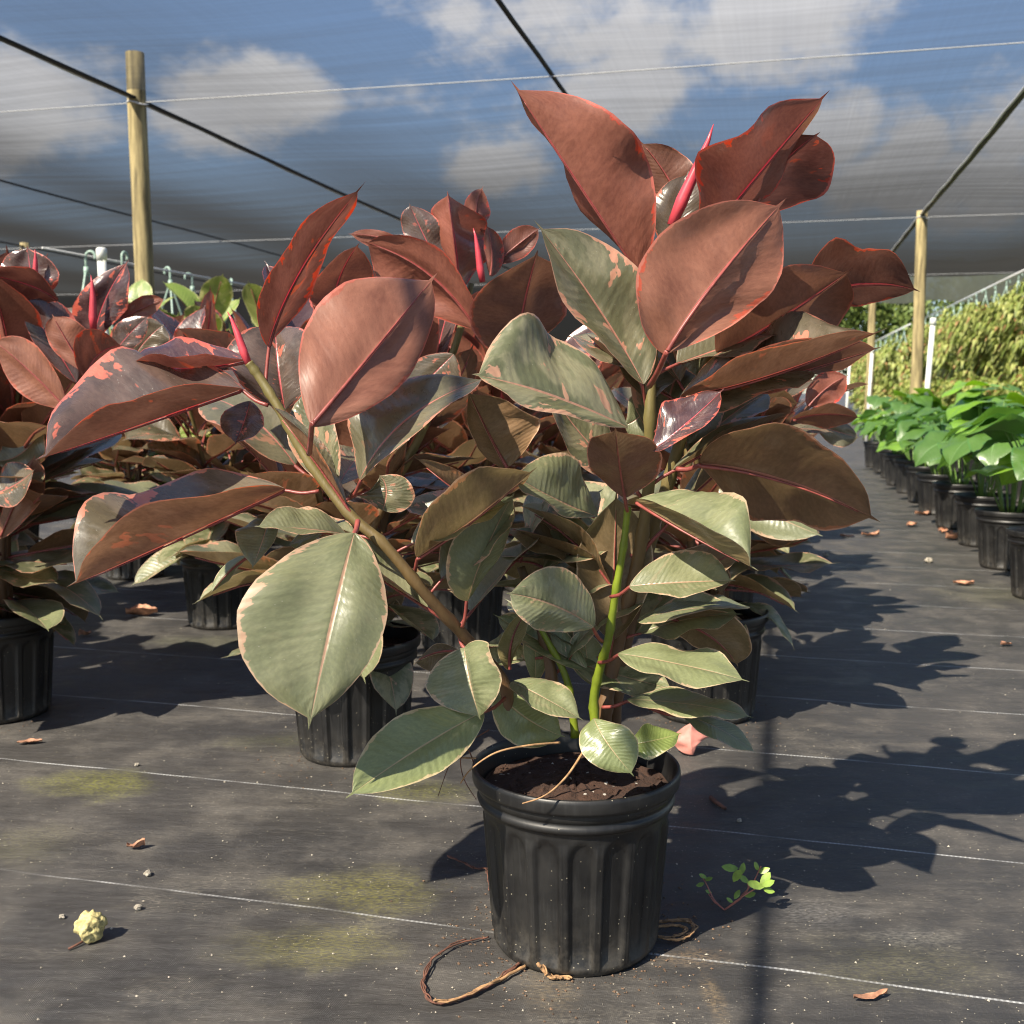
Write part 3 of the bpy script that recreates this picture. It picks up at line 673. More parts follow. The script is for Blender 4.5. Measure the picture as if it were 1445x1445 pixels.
# ---- the plant in front
D0 = 1.45
main_loc = G(811, 1322); main_loc = Vector((main_loc.x, main_loc.y, 0)); D0 = main_loc.y
plant = potted('rubber_plant', main_loc, 'large red and green variegated rubber plant in front, in black pot', 'potted plant', 'potted rubber plants', rz=.1)
MAIN = [
 ((378,488),(425,380),(516,256),(386,368),(458,380),(-4,-5,-7,-10,2),'u',0.0,.85,{'p':(375,540,-5)}),
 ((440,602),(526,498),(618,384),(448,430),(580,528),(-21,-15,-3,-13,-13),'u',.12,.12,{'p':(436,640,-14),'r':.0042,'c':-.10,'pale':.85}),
 ((342,549),(198,600),(48,650),(158,508),(186,562),(-5,-12,-20,-3,-17),'t',.12,.45,{'p':(378,572,-6),'c':.12}),
 ((402,690),(240,766),(93,829),(178,684),(208,715),(-8,-15,-22,-7,-20),'t',.32,.55,{'p':(450,693,-9),'c':.12}),
 ((500,752),(468,880),(435,1031),(336,862),(545,880),(-15,-23,-26,-25,-21),'t',.85,.32,{'p':(505,735,-12),'r':.0042,'c':.10,'w':.03}),
 ((489,754),(425,746),(358,743),(420,711),(428,752),(-12,-16,-18,-13,-18),'t',.75,.3,{}),
 ((380,727),(371,762),(355,804),(333,752),(392,750),(-3,-6,-8,-5,-5),'t',.85,.3,{}),
 ((348,785),(322,806),(296,839),(316,798),(327,813),(5,4,3,5,5),'t',1.0,.1,{}),
 ((470,745),(436,757),(405,770),(445,742),(425,772),(-4,-4,-6,-2,-6),'t',.9,.3,{}),
 ((402,578),(393,520),(388,455),(318,505),(446,495),(8,9,13,6,6),'t',.16,.5,{}),
 ((353,566),(344,597),(331,628),(312,588),(372,600),(2,0,-3,-1,-1),'t',.2,.5,{}),
 ((347,508),(262,520),(180,508),(256,477),(248,500),(-2,-3,-5,3,-7),'t',0.0,.5,{'p':(356,520,-4)}),
 ((508,677),(580,588),(692,532),(518,556),(604,596),(-12,-12,-4,-8,-15),'t',.45,.35,{'p':(496,702,-9),'c':.12}),
 ((886,603),(770,556),(665,528),(768,456),(760,577),(-10,-16,-20,-9,-20),'t',.72,.75,{'c':.16}),
 ((714,662),(688,612),(658,548),(668,622),(760,592),(-2,-2,-4,-4,-5),'u',.75,.1,{}),
 ((588,787),(672,730),(758,659),(634,684),(680,732),(-10,-13,-15,-19,-6),'u',.75,.3,{'p':(583,815,-8)}),
 ((660,848),(686,775),(728,692),(638,762),(716,766),(-8,-9,-5,-12,-5),'t',.9,.2,{'p':(652,885,-7)}),
 ((843,729),(782,704),(720,667),(800,643),(772,714),(-3,-8,-12,-4,-12),'t',.85,.35,{'c':.15}),
 ((882,703),(874,655),(868,602),(828,645),(934,648),(-8,-11,-16,-12,-12),'u',.35,.15,{'p':(886,722,-6)}),
 ((918,636),(966,600),(1023,547),(944,566),(988,606),(-12,-12,-10,-9,-14),'t',0.0,.6,{'c':.18,'w':.12}),
 ((902,388),(806,246),(721,114),(902,200),(800,250),(2,-1,-3,-2,7),'u',.06,.28,{'p':(925,440,0),'c':-.10,'w':.07}),
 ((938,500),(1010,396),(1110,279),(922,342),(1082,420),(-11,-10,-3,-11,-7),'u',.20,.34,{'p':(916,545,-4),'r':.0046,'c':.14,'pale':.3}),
 ((1000,332),(1078,236),(1171,127),(1008,200),(1098,248),(4,2,-2,-6,8),'u',.0,.36,{'c':-.08}),
 ((1052,315),(1096,240),(1158,186),(1066,222),(1160,262),(7,7,4,3,14),'u',0.0,.85,{}),
 ((965,300),(940,248),(902,198),(912,258),(980,234),(10,10,10,10,10),'u',.25,.15,{}),
 ((945,352),(956,300),(972,240),(920,290),(996,285),(8,8,9,8,8),'t',.25,.2,{}),
 ((908,542),(842,432),(753,310),(816,446),(905,388),(-2,-2,-4,-6,-1),'t',.6,.5,{'p':(912,575,0),'c':.08}),
 ((1012,502),(1108,445),(1204,378),(1054,388),(1164,494),(2,3,3,-6,10),'u',.2,.08,{}),
 ((960,560),(1098,526),(1252,463),(1080,466),(1086,490),(-6,-8,-10,3,-14),'t',.3,.5,{'p':(925,610,-3),'c':.12}),
 ((1000,562),(1120,528),(1249,488),(1105,485),(1130,538),(0,0,4,-6,5),'u',.2,.15,{}),
 ((1100,432),(1212,402),(1299,412),(1205,340),(1205,430),(8,8,6,-1,13),'u',.1,.3,{}),
 ((987,654),(1112,680),(1243,737),(1128,608),(1094,742),(-5,-8,-10,-16,1),'u',.55,.15,{'p':(955,662,-3),'r':.0042}),
 ((897,706),(968,750),(1071,806),(1030,694),(990,736),(-10,-16,-20,-10,-20),'t',1.0,.4,{'c':.14}),
 ((888,827),(962,822),(1039,819),(968,774),(958,843),(-10,-11,-11,-7,-14),'t',.88,.35,{'p':(862,842,-6)}),
 ((838,885),(778,853),(713,837),(802,803),(756,888),(-8,-12,-15,-9,-14),'t',.85,.4,{'p':(850,905,-4)}),
 ((863,904),(866,805),(870,690),(812,805),(922,800),(2,4,3,3,3),'u',.95,.05,{'p':(857,935,2)}),
 ((900,874),(985,858),(1067,857),(990,843),(985,871),(0,0,5,6,-5),'t',.95,.2,{}),
 ((935,868),(1002,897),(1042,942),(1046,880),(972,908),(3,3,3,1,5),'u',.85,.1,{}),
 ((872,922),(962,938),(1058,962),(980,911),(950,963),(-6,-10,-13,-6,-14),'t',1.05,.25,{'p':(845,935,-2)}),
 ((885,987),(975,994),(1064,1013),(985,974),(966,1013),(-2,-5,-8,0,-9),'t',1.05,.2,{'p':(850,998,0)}),
 ((962,1008),(1018,1030),(1068,1064),(1030,1021),(1006,1043),(-3,-4,-5,-2,-6),'t',1.0,.3,{'p':(915,998,0)}),
 ((838,1014),(858,1050),(895,1096),(895,1036),(822,1064),(-10,-13,-14,-13,-13),'t',1.22,.08,{}),
 ((878,1052),(918,1046),(963,1034),(915,1022),(922,1068),(-6,-7,-5,-4,-9),'t',1.6,.2,{'w':.14}),
 ((682,1004),(588,1058),(486,1128),(556,1014),(626,1086),(-8,-15,-22,-14,-16),'t',1.2,.08,{'p':(712,985,-2),'c':.05}),
 ((655,914),(664,965),(678,1016),(600,967),(700,934),(-6,-9,-10,-8,-14),'t',1.0,.35,{'p':(648,897,-5)}),
 ((658,925),(620,922),(583,938),(620,910),(620,947),(0,0,0,2,-2),'u',.95,.1,{}),
 ((700,975),(745,1015),(798,1040),(770,982),(718,1046),(0,-2,-2,0,-3),'t',1.25,.05,{}),
 ((722,962),(768,985),(824,1017),(788,962),(748,996),(-4,-8,-9,-5,-10),'t',1.0,.35,{}),
 ((718,945),(722,900),(745,861),(705,905),(740,896),(2,2,3,1,1),'u',1.2,.1,{}),
 ((755,964),(755,915),(750,865),(738,915),(775,915),(6,6,6,6,6),'t',1.2,.3,{}),
 ((838,967),(828,925),(825,885),(801,925),(854,925),(5,5,5,5,5),'t',1.05,.05,{}),
 ((822,802),(770,762),(707,747),(774,747),(764,780),(5,5,6,9,2),'u',.95,.2,{}),
 ((768,802),(735,792),(690,800),(728,764),(742,822),(8,8,8,8,8),'u',.95,.1,{}),
 ((830,690),(790,740),(735,752),(800,755),(770,715),(10,10,10,10,10),'u',.85,.1,{}),
 ((1000,520),(985,580),(960,640),(940,560),(1020,590),(8,8,8,8,8),'t',.5,.1,{}),
 ((955,440),(985,480),(1000,545),(1035,470),(950,500),(6,6,6,6,6),'t',.6,.05,{}),
 ((930,560),(900,590),(880,600),(890,560),(920,620),(6,6,6,6,6),'t',.8,.2,{}),
 ((905,780),(985,800),(1060,760),(990,770),(990,815),(8,8,8,10,6),'u',.8,.1,{}),
 ((540,720),(545,690),(535,670),(500,700),(585,700),(-2,-2,-2,-2,-2),'t',.6,.5,{}),
]
for sp_ in MAIN: spec_leaf(plant, D0, sp_)
stem(plant, D0, [(716,1030,-1),(712,965,-1),(662,905,-5),(602,840,-9),(545,772,-10),(490,722,-9),(430,642,-7),(396,580,-6),(366,532,-5),(351,512,-5)], (.0080,.0056))
stem(plant, D0, [(842,1040,0),(838,990,0),(846,945,-1),(858,905,-3),(868,840,-4),(880,770,-5),(886,715,-6)], (.0068,.0042), GREENSTEM)
stem(plant, D0, [(852,1040,3),(856,985,3),(874,900,4),(900,790,3),(916,680,1),(917,590,-1),(921,500,0),(938,410,1),(952,318,2)], (.0105,.0056))
stem(plant, D0, [(866,1035,6),(872,960,6),(908,800,7),(936,704,6),(960,622,5),(985,545,4),(1010,480,5)], (.0105,.0068))
stem(plant, D0, [(776,1035,3),(778,950,4),(762,880,5),(735,800,6)], (.010,.006))
stem(plant, D0, [(812,1040,3),(800,960,3),(770,900,3),(752,868,3)], (.006,.003), GREENSTEM)
rf_ = random.Random(77)
def fill(pts, cnt, age0, age1, lmin, lmax, back):
    o = plant.location; path = smoothpath([P(x, y, D0 + d / 100) - o for x, y, d in pts], 8)
    for k in range(cnt):
        u = (k + rf_.random()) / cnt; q = path[int(u * (len(path) - 1))]
        az = rf_.uniform(-.25, math.pi + .25); pol = RAD(rf_.uniform(48, 112) - 22 * u)
        d = Vector((math.sin(pol) * math.cos(az), math.sin(pol) * math.sin(az) * back, math.cos(pol))).normalized()
        ln = rf_.uniform(lmin, lmax)
        l = link('leaf', TMPL[rf_.randrange(6)], plant, mat4=basis(q + d * ln * .2, d, Vector((rf_.uniform(-.5, .5), rf_.uniform(-.6, .2), 1))) @ Matrix.Diagonal((ln * rf_.uniform(.85, 1.1), ln, ln, 1)))
        props(l, age0 + (age1 - age0) * u + rf_.uniform(-.1, .1), rf_.choice((.2, .4, .6, .8)), rf_.uniform(0, 10))
fill([(660,905,-5),(602,840,-9),(545,772,-10),(490,722,-9),(455,680,-8)], 8, .95, .5, .13, .18, .9)
fill([(856,960,3),(874,900,4),(900,790,3),(916,680,1),(917,590,-1),(921,500,0)], 14, 1.05, .4, .14, .20, .9)
fill([(872,930,6),(908,800,7),(936,704,6),(960,622,5),(985,545,4)], 12, 1.05, .35, .15, .21, .9)
fill([(778,960,4),(762,880,5),(735,800,6),(710,720,8)], 11, 1.05, .7, .13, .18, .9)
spike(plant, D0, (351,514), (321,440), (-5,-4), .0055)
spike(plant, D0, (948,318), (1007,175), (2,1), .0085)

# ---- plants beside and behind it
pot2 = Vector((-0.33, 2.23, 0)); potR = Vector((0.45, 2.50, 0)); potL = Vector((-1.20, 2.50, 0))
def grown(loc, seed, label, **kw):
    t = potted('rubber_plant', loc, label, 'potted plant', 'potted rubber plants', rz=seed * .7)
    grow(t, seed, **kw); return t
pl2 = grown(pot2, 21, 'rubber plant in the black pot just left behind the front plant', nstem=6, height=(.40, .58), scale=1.0)
plR = grown(potR, 5, 'rubber plant in the black pot just right behind the front plant', nstem=6, height=(.36, .54), scale=1.0)
plL = grown(potL, 9, 'rubber plant in the black pot cut off by the left edge', nstem=7, height=(.42, .62), scale=1.12)
C2 = [
 ((622,380),(597,330),(577,286),(570,330),(626,322),(0,0,0,0,0),'t',.12,.4),
 ((650,410),(641,335),(631,269),(612,318),(696,338),(0,-3,-3,1,6),'u',0.0,.5),
 ((680,325),(672,298),(682,262),(655,292),(692,300),(5,5,5,5,5),'u',0.0,.6),
 ((692,390),(694,352),(686,316),(683,352),(712,356),(-3,-3,-3,-3,-1),'u',0.0,.9),
 ((700,372),(730,346),(763,321),(720,326),(744,360),(3,3,3,3,3),'u',.05,.4),
 ((674,466),(602,384),(508,340),(622,356),(560,424),(-5,-6,-4,-10,-1),'u',.05,.15),
 ((470,455),(478,395),(508,342),(440,400),(522,402),(-4,-5,-8,-10,0),'u',.05,.3),
 ((727,508),(740,430),(759,352),(664,442),(800,424),(-10,-14,-19,-18,-10),'u',.2,.10),
 ((575,347),(535,335),(490,330),(535,325),(535,352),(6,6,6,6,6),'u',.1,.3),
 ((640,500),(600,540),(560,585),(570,520),(640,560),(-6,-6,-8,-6,-6),'t',.3,.5),
 ((560,620),(520,560),(480,520),(500,590),(550,540),(0,0,0,0,0),'t',.4,.5),
]
for sp_ in C2: spec_leaf(pl2, 2.08, sp_, False)
spike(pl2, 2.08, (681,398), (668,322), (-4,-4), .007)
stem(pl2, 2.12, [(500,880,4),(520,760,4),(600,600,2),(645,480,0),(665,400,0)], (.010,.006))
CL = [
 ((46,422),(43,388),(38,346),(0,380),(84,388),(0,0,0,0,0),'t',.05,.5),
 ((82,424),(40,402),(-25,386),(30,378),(40,430),(-6,-8,-8,-13,-4),'u',.05,.15),
 ((133,478),(148,424),(183,365),(104,432),(176,436),(4,3,2,3,2),'t',0.0,.75,{'c':.2}),
 ((108,540),(68,475),(32,419),(48,484),(104,446),(-4,-5,-6,-6,-3),'t',.03,.15),
 ((120,524),(95,482),(73,443),(68,484),(122,466),(-10,-10,-10,-10,-10),'u',.15,.15),
 ((120,536),(140,500),(175,488),(116,466),(166,530),(-11,-11,-13,-16,-5),'u',0.0,.95),
 ((56,524),(42,482),(40,438),(26,482),(62,480),(-2,-2,0,0,0),'u',.1,.3),
 ((170,452),(200,436),(234,421),(194,420),(206,450),(6,6,6,6,6),'u',.1,.3),
 ((158,502),(182,472),(211,445),(162,460),(198,484),(0,0,0,0,0),'t',.1,.6),
 ((190,502),(210,476),(232,458),(192,454),(238,488),(5,5,5,5,5),'t',.3,.2),
 ((92,574),(40,522),(-12,478),(54,490),(26,552),(-12,-12,-12,-12,-12),'u',.2,.15),
 ((-20,700),(20,685),(49,662),(10,655),(22,712),(-14,-14,-16,-12,-16),'t',.3,.5),
 ((60,600),(30,640),(-10,650),(10,615),(45,660),(-4,-4,-6,-4,-6),'t',.6,.3),
 ((0,760),(30,690),(50,640),(10,700),(60,700),(-8,-8,-8,-8,-8),'u',.4,.3),
]
for sp_ in CL: spec_leaf(plL, 2.42, sp_, False)
spike(plL, 2.42, (132,466), (128,388), (0,0), .009)
spike(plL, 2.42, (50,392), (49,352), (-2,-2), .006)
CR = [
 ((995,602),(1065,580),(1131,568),(1065,548),(1065,608),(0,0,0,-6,5),'u',.55,.15),
 ((1052,553),(1100,546),(1153,536),(1105,525),(1100,565),(6,6,6,6,6),'t',.3,.3),
 ((1140,574),(1166,548),(1198,529),(1150,532),(1184,566),(8,8,8,8,8),'u',0.0,.3),
 ((1118,592),(1165,584),(1216,590),(1170,571),(1165,605),(4,4,4,0,6),'u',.3,.2),
 ((1068,613),(1120,605),(1177,610),(1120,592),(1120,619),(8,8,8,12,4),'t',.4,.9),
 ((1150,600),(1185,610),(1213,618),(1185,592),(1180,630),(14,14,14,14,14),'t',.5,.2),
 ((1015,690),(1088,726),(1162,757),(1112,700),(1066,752),(0,-6,-10,0,-6),'t',.9,.15),
 ((1030,700),(1090,740),(1140,765),(1100,735),(1075,762),(4,2,0,4,0),'u',.7,.15),
 ((1130,520),(1160,510),(1195,520),(1160,495),(1160,530),(30,30,30,30,30),'t',.1,.5),
]
for sp_ in CR: spec_leaf(plR, 2.30, sp_, False)
stem(plR, 2.46, [(985,850,0),(975,760,-2),(973,690,-3),(972,610,-3),(1000,560,-3)], (.010,.006))

ORD = ['first', 'second', 'third', 'fourth', 'fifth', 'sixth', 'seventh', 'eighth', 'ninth', 'tenth', 'eleventh', 'twelfth', 'thirteenth', 'fourteenth', 'fifteenth', 'sixteenth', 'seventeenth', 'eighteenth', 'nineteenth', 'twentieth']
cols_ = [(-.16, 3.50, 4, 'behind the right rear pot beside the aisle', 1.0), (-.84, 3.05, 4, 'behind the left rear pot, in line with it', 1.0), (-1.73, 3.13, 4, 'in the left column, past the pot at the left edge', 1.0), (-2.48, 1.95, 5, 'in the far left column', .98)]
sd = 40
for ci, (p_, s0_, cnt, where, dsv) in enumerate(cols_):
    for k in range(cnt):
        sd += 1; loc = RS(p_ + random.uniform(-.05, .05), s0_ + k * dsv + random.uniform(-.05, .05))
        lab = '%s rubber plant %s' % (ORD[k], where)
        if ci == 3: lab = '%s rubber plant showing at the left edge in the far left column' % ORD[k - 1] if k else 'rubber plant just past the left edge, its shadow falling on the mat'
        grown(loc, sd, lab, nstem=6, height=(.42, .64) if ci else (.36, .52), scale=1.12)
# lime coloured cousins behind the red ones
for k, (px, f_) in enumerate(((205, 5.4), (262, 5.6), (315, 5.3), (5, 4.8))):
    q = P(px, 600, f_); t = potted('rubber_plant', Vector((q.x, f_, 0)), ['lime green plant low beside the tall wooden post', 'lime and cream plant second from the tall post', 'lime and cream plant between the post and the upright red leaf', 'lime green plant at the left edge behind red leaves'][k], 'potted plant', 'lime variegated plants at the back')
    grow(t, 70 + k, nstem=5, height=(.66, .80), lime=1.9, scale=1.1)

# ================================================================== philodendrons along the right
def heart_profile(t):
    if t < .12: return .62 + .38 * math.sin(t / .12 * 1.57)
    u = (t - .12) / .88
    return max(0.0, (1 - u ** 1.55)) ** .82 * (1 + .12 * math.sin(u * 3.1)) + 0.0
def heart_mesh(i):
    r = random.Random(200 + i)
    B, M, T = Vector((0, 0, 0)), Vector((0, .5, .05)), Vector((r.uniform(-.05, .05), 1, -.16 - .1 * (i % 2)))
    L, R = Vector((-.60, .5, .10 - .12 * (i % 3 == 0))), Vector((.60, .5, .10))
    vs, fs, uvs, mids, nt = leaf_geo(B, M, T, L, R, 't', Vector((0, .5, 10)), bulge=.12, wave=.12, rnd=r, nu=14, prof=heart_profile, sc=[0, .06, .3, .55, .8, 1.0])
    out = []
    for v, (t, uu) in zip(vs, uvs):  # pull the lobes back behind the petiole joint
        s = abs(uu - .5) * 2; v = Vector(v)
        v.y -= .34 * s * (1 - t) ** 4; out.append(v)
    me = bpy.data.meshes.new('leaf'); me.from_pydata([tuple(v) for v in out], [], fs)
    ul = me.uv_layers.new(name='UVMap')
    for li, l in enumerate(me.loops): ul.data[li].uv = uvs[l.vertex_index]
    me.materials.append(PHILO); me.polygons.foreach_set('use_smooth', [True] * len(fs)); me.update(); return me
HEART = [heart_mesh(i) for i in range(5)]
PETG = simple('green_petiole', (0.13, 0.24, 0.05), 0.45, 0.2, 40, 0.05)
def philo(loc, seed, label, nl=19, spread=1.0):
    t = potted('philodendron', loc, label, 'potted plant', 'potted philodendrons along the aisle', soil=MULCHM, rz=seed)
    r = random.Random(seed); size = r.uniform(.82, 1.12); nl = nl + r.randint(-4, 3); ax_, ay_ = r.uniform(-.06, .06), r.uniform(-.06, .06)
    for i in range(nl):
        a = i * 2.4 + r.uniform(-.3, .3); rad = r.uniform(.05, .24) * spread; h = r.uniform(.36, .60) - rad * .35
        if r.random() < .18: h = r.uniform(.28, .38); rad = .19
        b = Vector((.03 * math.cos(a), .03 * math.sin(a), .22)); e = Vector((rad * math.cos(a) + ax_, rad * math.sin(a) + ay_, .14 + h * size))
        path = smoothpath([b, b.lerp(e, .55) + Vector((0, 0, .05)), e], 4)
        v, f = tube(path, [.004 - .0018 * q / (len(path) - 1) for q in range(len(path))], 6)
        ln = r.uniform(.12, .23) * size
        tilt = r.uniform(-.55, .1)
        d = Vector((math.cos(a), math.sin(a), tilt))
        m4 = basis(e, d, Vector((r.uniform(-.3, .3), r.uniform(-.3, .3), 1))) @ Matrix.Diagonal((ln, ln, ln, 1))
        o = link('leaf', HEART[r.randrange(5)], t, mat4=m4)
        props(o, r.choice((1, .9, .8, 1, .35, 1, .9, 0)), 0.0, r.uniform(0, 10))
        mi = m4.inverted(); obj('petiole', [mi @ q for q in v], f, PETG, o)
k = 0
s_ = 4.28
for k in range(11):
    philo(RS(.985 + random.uniform(-.02, .02), s_), 300 + k, '%s philodendron from the camera in the right pot row edging the aisle' % ORD[k], nl=18 if k < 6 else 13)
    s_ += .70
s_ = 5.1
for k in range(8):
    philo(RS(1.62 + random.uniform(-.04, .04), s_), 330 + k, '%s philodendron in the second pot row behind the aisle row' % ORD[k], nl=16); s_ += .95
# white irrigation risers standing among them
def riser(px, pyt, f_, lean, label):
    top = P(px, pyt, f_); t = thing('irrigation_riser', Vector((top.x - lean * top.z, f_, 0)), label, 'pipe', 'white irrigation risers')
    v, f = tube([(0, 0, 0), (lean * top.z * .5, 0, top.z * .5), (lean * top.z, 0, top.z)], .020, 14); obj('pipe', v, f, PVC, t)
    v, f = tube([(lean * top.z, 0, top.z - .05), (lean * top.z, 0, top.z), (lean * top.z, 0, top.z + .008)], [.024, .024, .018], 14); obj('cap', v, f, PVC, t)
riser(1317, 450, 8.6, .045, 'white plastic riser pipe nearest, right of the wooden post')
riser(1231, 492, 13.6, .03, 'white plastic riser pipe second away, in line with wooden post')
riser(1200, 495, 17.5, .03, 'white plastic riser pipe farthest, beside the red leaves')
riser(143, 352, 5.2, 0, 'white plastic riser pipe at left beside the tall wooden post')

# ================================================================== hanging baskets at the right
def spray_material():
    m, n = material('yellow_green_foliage')
    info = n.n('ShaderNodeNewGeometry').outputs['Random Per Island']
    uv = n.n('ShaderNodeUVMap').outputs[0]
    e = n.m('ABSOLUTE', n.m('SUBTRACT', n.sep(uv)[1], .5))
    c = n.mix(info, (0.18, 0.24, 0.03), (0.62, 0.62, 0.20))
    c = n.mix(n.ss(e, .18, .32), n.mix(.5, c, (0.09, 0.15, 0.03)), c)
    c = n.mix(n.m('GREATER_THAN', info, .93), c, (0.40, 0.22, 0.10))
    pr = n.n('ShaderNodeBsdfPrincipled', {'Base Color': c, 'Roughness': .5})
    tr = n.n('ShaderNodeBsdfTranslucent', {'Color': c}); mx = n.n('ShaderNodeMixShader', {0: .25})
    n.t.links.new(pr.outputs[0], mx.inputs[1]); n.t.links.new(tr.outputs[0], mx.inputs[2]); n.out(mx.outputs[0]); return m
SPRAY = spray_material()
def spray_mesh(seed, count, rx, rz, lmin, lmax, droop):
    r = random.Random(seed); vs, fs, uvs = [], [], []
    for i in range(count):
        a = r.uniform(0, 6.28); el = math.asin(r.uniform(-.95, 1)); q = r.uniform(.55, 1.05) * (1 + .22 * math.sin(a * 3 + seed) * math.cos(el * 4 + seed))
        c0 = Vector((rx * q * math.cos(a) * math.cos(el), rx * q * math.sin(a) * math.cos(el), rz * q * math.sin(el)))
        ax = Vector((math.cos(a), math.sin(a), .9 - droop)).normalized(); ux = ax.orthogonal().normalized(); vx = ax.cross(ux); ph = r.uniform(0, 6.28)
        for k in range(r.randint(8, 13)):
            an = ph + k * 2.4; sp = r.uniform(.35, 1.25)
            d = (ax * math.cos(sp) + (ux * math.cos(an) + vx * math.sin(an)) * math.sin(sp)).normalized()
            ln = r.uniform(lmin, lmax); wd = ln * r.uniform(.11, .17)
            sd = d.cross(Vector((r.uniform(-.2, .2), r.uniform(-.2, .2), 1)))
            sd = sd.normalized() if sd.length > .05 else ux
            o = len(vs); m = c0 + d * ln * .5 + Vector((0, 0, ln * .04)); e = c0 + d * ln * .9 + Vector((0, 0, -ln * (.25 + .4 * droop)))
            dn = Vector((0, 0, wd * .3))
            vs += [c0, m - sd * wd + dn, m, m + sd * wd + dn, e]; uvs += [(0, .5), (.5, 0), (.5, .5), (.5, 1), (1, .5)]
            fs += [(o, o + 1, o + 2), (o, o + 2, o + 3), (o + 1, o + 4, o + 2), (o + 2, o + 4, o + 3)]
    me = bpy.data.meshes.new('foliage'); me.from_pydata([tuple(v) for v in vs], [], fs)
    ul = me.uv_layers.new(name='UVMap')
    for li, l in enumerate(me.loops): ul.data[li].uv = uvs[l.vertex_index]
    me.materials.append(SPRAY); me.update(); return me
SPRAYS = [spray_mesh(i, 95, .42, .50, .13, .22, .65) for i in range(3)]
GSPRAYS = [spray_mesh(i + 9, 80, .46, .38, .15, .26, .3) for i in range(3)]
bv, bf = lathe([(0, 0), (.10, 0), (.115, .01), (.15, .15), (.158, .155), (.158, .17), (.148, .17), (.11, .03), (0, .03)], 28)
BASKM = bpy.data.meshes.new('basket'); BASKM.from_pydata([tuple(v) for v in bv], [], bf); BASKM.materials.append(BASKET); BASKM.polygons.foreach_set('use_smooth', [True] * len(bf))
def hanger_mesh(h):
    parts = []
    for k in range(3):
        a = 2.094 * k + .4; parts.append(tube(smoothpath([(.152 * math.cos(a), .152 * math.sin(a), .16), (.07 * math.cos(a), .07 * math.sin(a), .16 + (h - .2) * .6), (.008 * math.cos(a), .008 * math.sin(a), h)], 4), .007, 6))
    parts.append(tube([(0, 0, h - .02), (0, 0, h + .03)], .016, 8))
    hk = [(0, 0, h + .02), (0, 0, h + .09)] + [(0.028 - .028 * math.cos(t), 0, h + .09 + .03 * math.sin(t)) for t in lerp_list(.3, 3.7, 8)]
    parts.append(tube(smoothpath(hk, 2), .008, 6))
    return merge(parts)
hv, hf = hanger_mesh(.52)
HANGM = bpy.data.meshes.new('hanger'); HANGM.from_pydata([tuple(v) for v in hv], [], hf); HANGM.materials.append(HOOK); HANGM.polygons.foreach_set('use_smooth', [True] * len(hf))
CZ = 2.30
def hanging(loc, seed, label, fol=True, group='hanging baskets of yellow-green foliage'):
    t = thing('hanging_basket', loc, label, 'hanging basket', group, rz=seed * 1.3)
    link('basket', BASKM, t); link('hanger', HANGM, t)
    if fol:
        o = link('foliage', SPRAYS[seed % 3], t); o.location = (0, 0, -.10); o['kind'] = 'stuff'
    return t
for k in range(18):
    hanging(RS(3.12, 13.0 + k * .80, CZ - .64), k, '%s hanging basket of yellow-green trailing leaves from the right end' % ORD[k])
for k in range(9):
    hanging(RS(4.05, 14.6 + k * 1.5, CZ - .95), k + 1, '%s hanging basket from the right in the row behind the front baskets' % ORD[k])
for k in range(9):
    hanging(RS(2.45, 23.5 + k * 1.3, CZ - .95), k + 2, '%s lower hanging basket beside the wooden posts, counted from the near end' % ORD[k])
for p_, s0_, s1_, z_, lb in ((3.12, 12.3, 27.5, CZ, 'long thin pipe carrying the row of hanging basket hooks'), (4.05, 13.5, 28, CZ - .31, 'rear pipe carrying the second row of hanging baskets'), (2.45, 22.5, 35, CZ - .31, 'distant pipe carrying the low baskets beside the posts')):
    v, f = tube([RS(p_, s0_, z_ + .015), RS(p_, s1_, z_ + .015)], .016, 10); tag(obj('hanging_pipe', v, f, WIRE), lb, 'pipe', 'pipes carrying hanging baskets')
for k in range(14):  # the ones standing on the ground below
    t = potted('yellow_green_plant', RS(2.72 - .45 * (k > 8) + .12 * (k % 2), 10.4 + k * 1.35), '%s bushy yellow-green plant on the ground below the hanging baskets' % ORD[k], 'potted plant', 'bushy yellow-green potted plants')
    o = link('foliage', GSPRAYS[k % 3], t); o.location = (0, 0, .52); o['kind'] = 'stuff'
for k in range(13):
    t = potted('yellow_green_plant', RS(3.5, 11.0 + k * 1.2), '%s tall yellow-green plant in the back row behind the bushy ones' % ORD[k], 'potted plant', 'bushy yellow-green potted plants')
    o = link('foliage', SPRAYS[k % 3], t); o.location = (0, 0, .78); o['kind'] = 'stuff'; o.scale = (1.2, 1.2, 1.3)
# empty hooks at the far left
for k, (px, py, f_) in enumerate(((121, 362, 6.6), (172, 362, 6.9), (240, 383, 7.8), (271, 392, 8.2), (325, 400, 8.6))):
    q = P(px, py, f_); hanging(Vector((q.x, f_, q.z - .61)), k, ['empty plastic basket hook left of the white riser', 'plastic basket hook just left of the tall post', 'first plastic basket hook right of the tall post', 'second plastic basket hook right of the tall post', 'third plastic basket hook right of the tall post'][k], fol=False, group='basket hooks behind the left plants')
hp0, hp1 = P(60, 350, 6.2), P(380, 408, 9.2)
v, f = tube([hp0, hp1], .007, 6); tag(obj('hook_wire', v, f, WIRE), 'thin wire carrying basket hooks behind the left plants', 'wire')

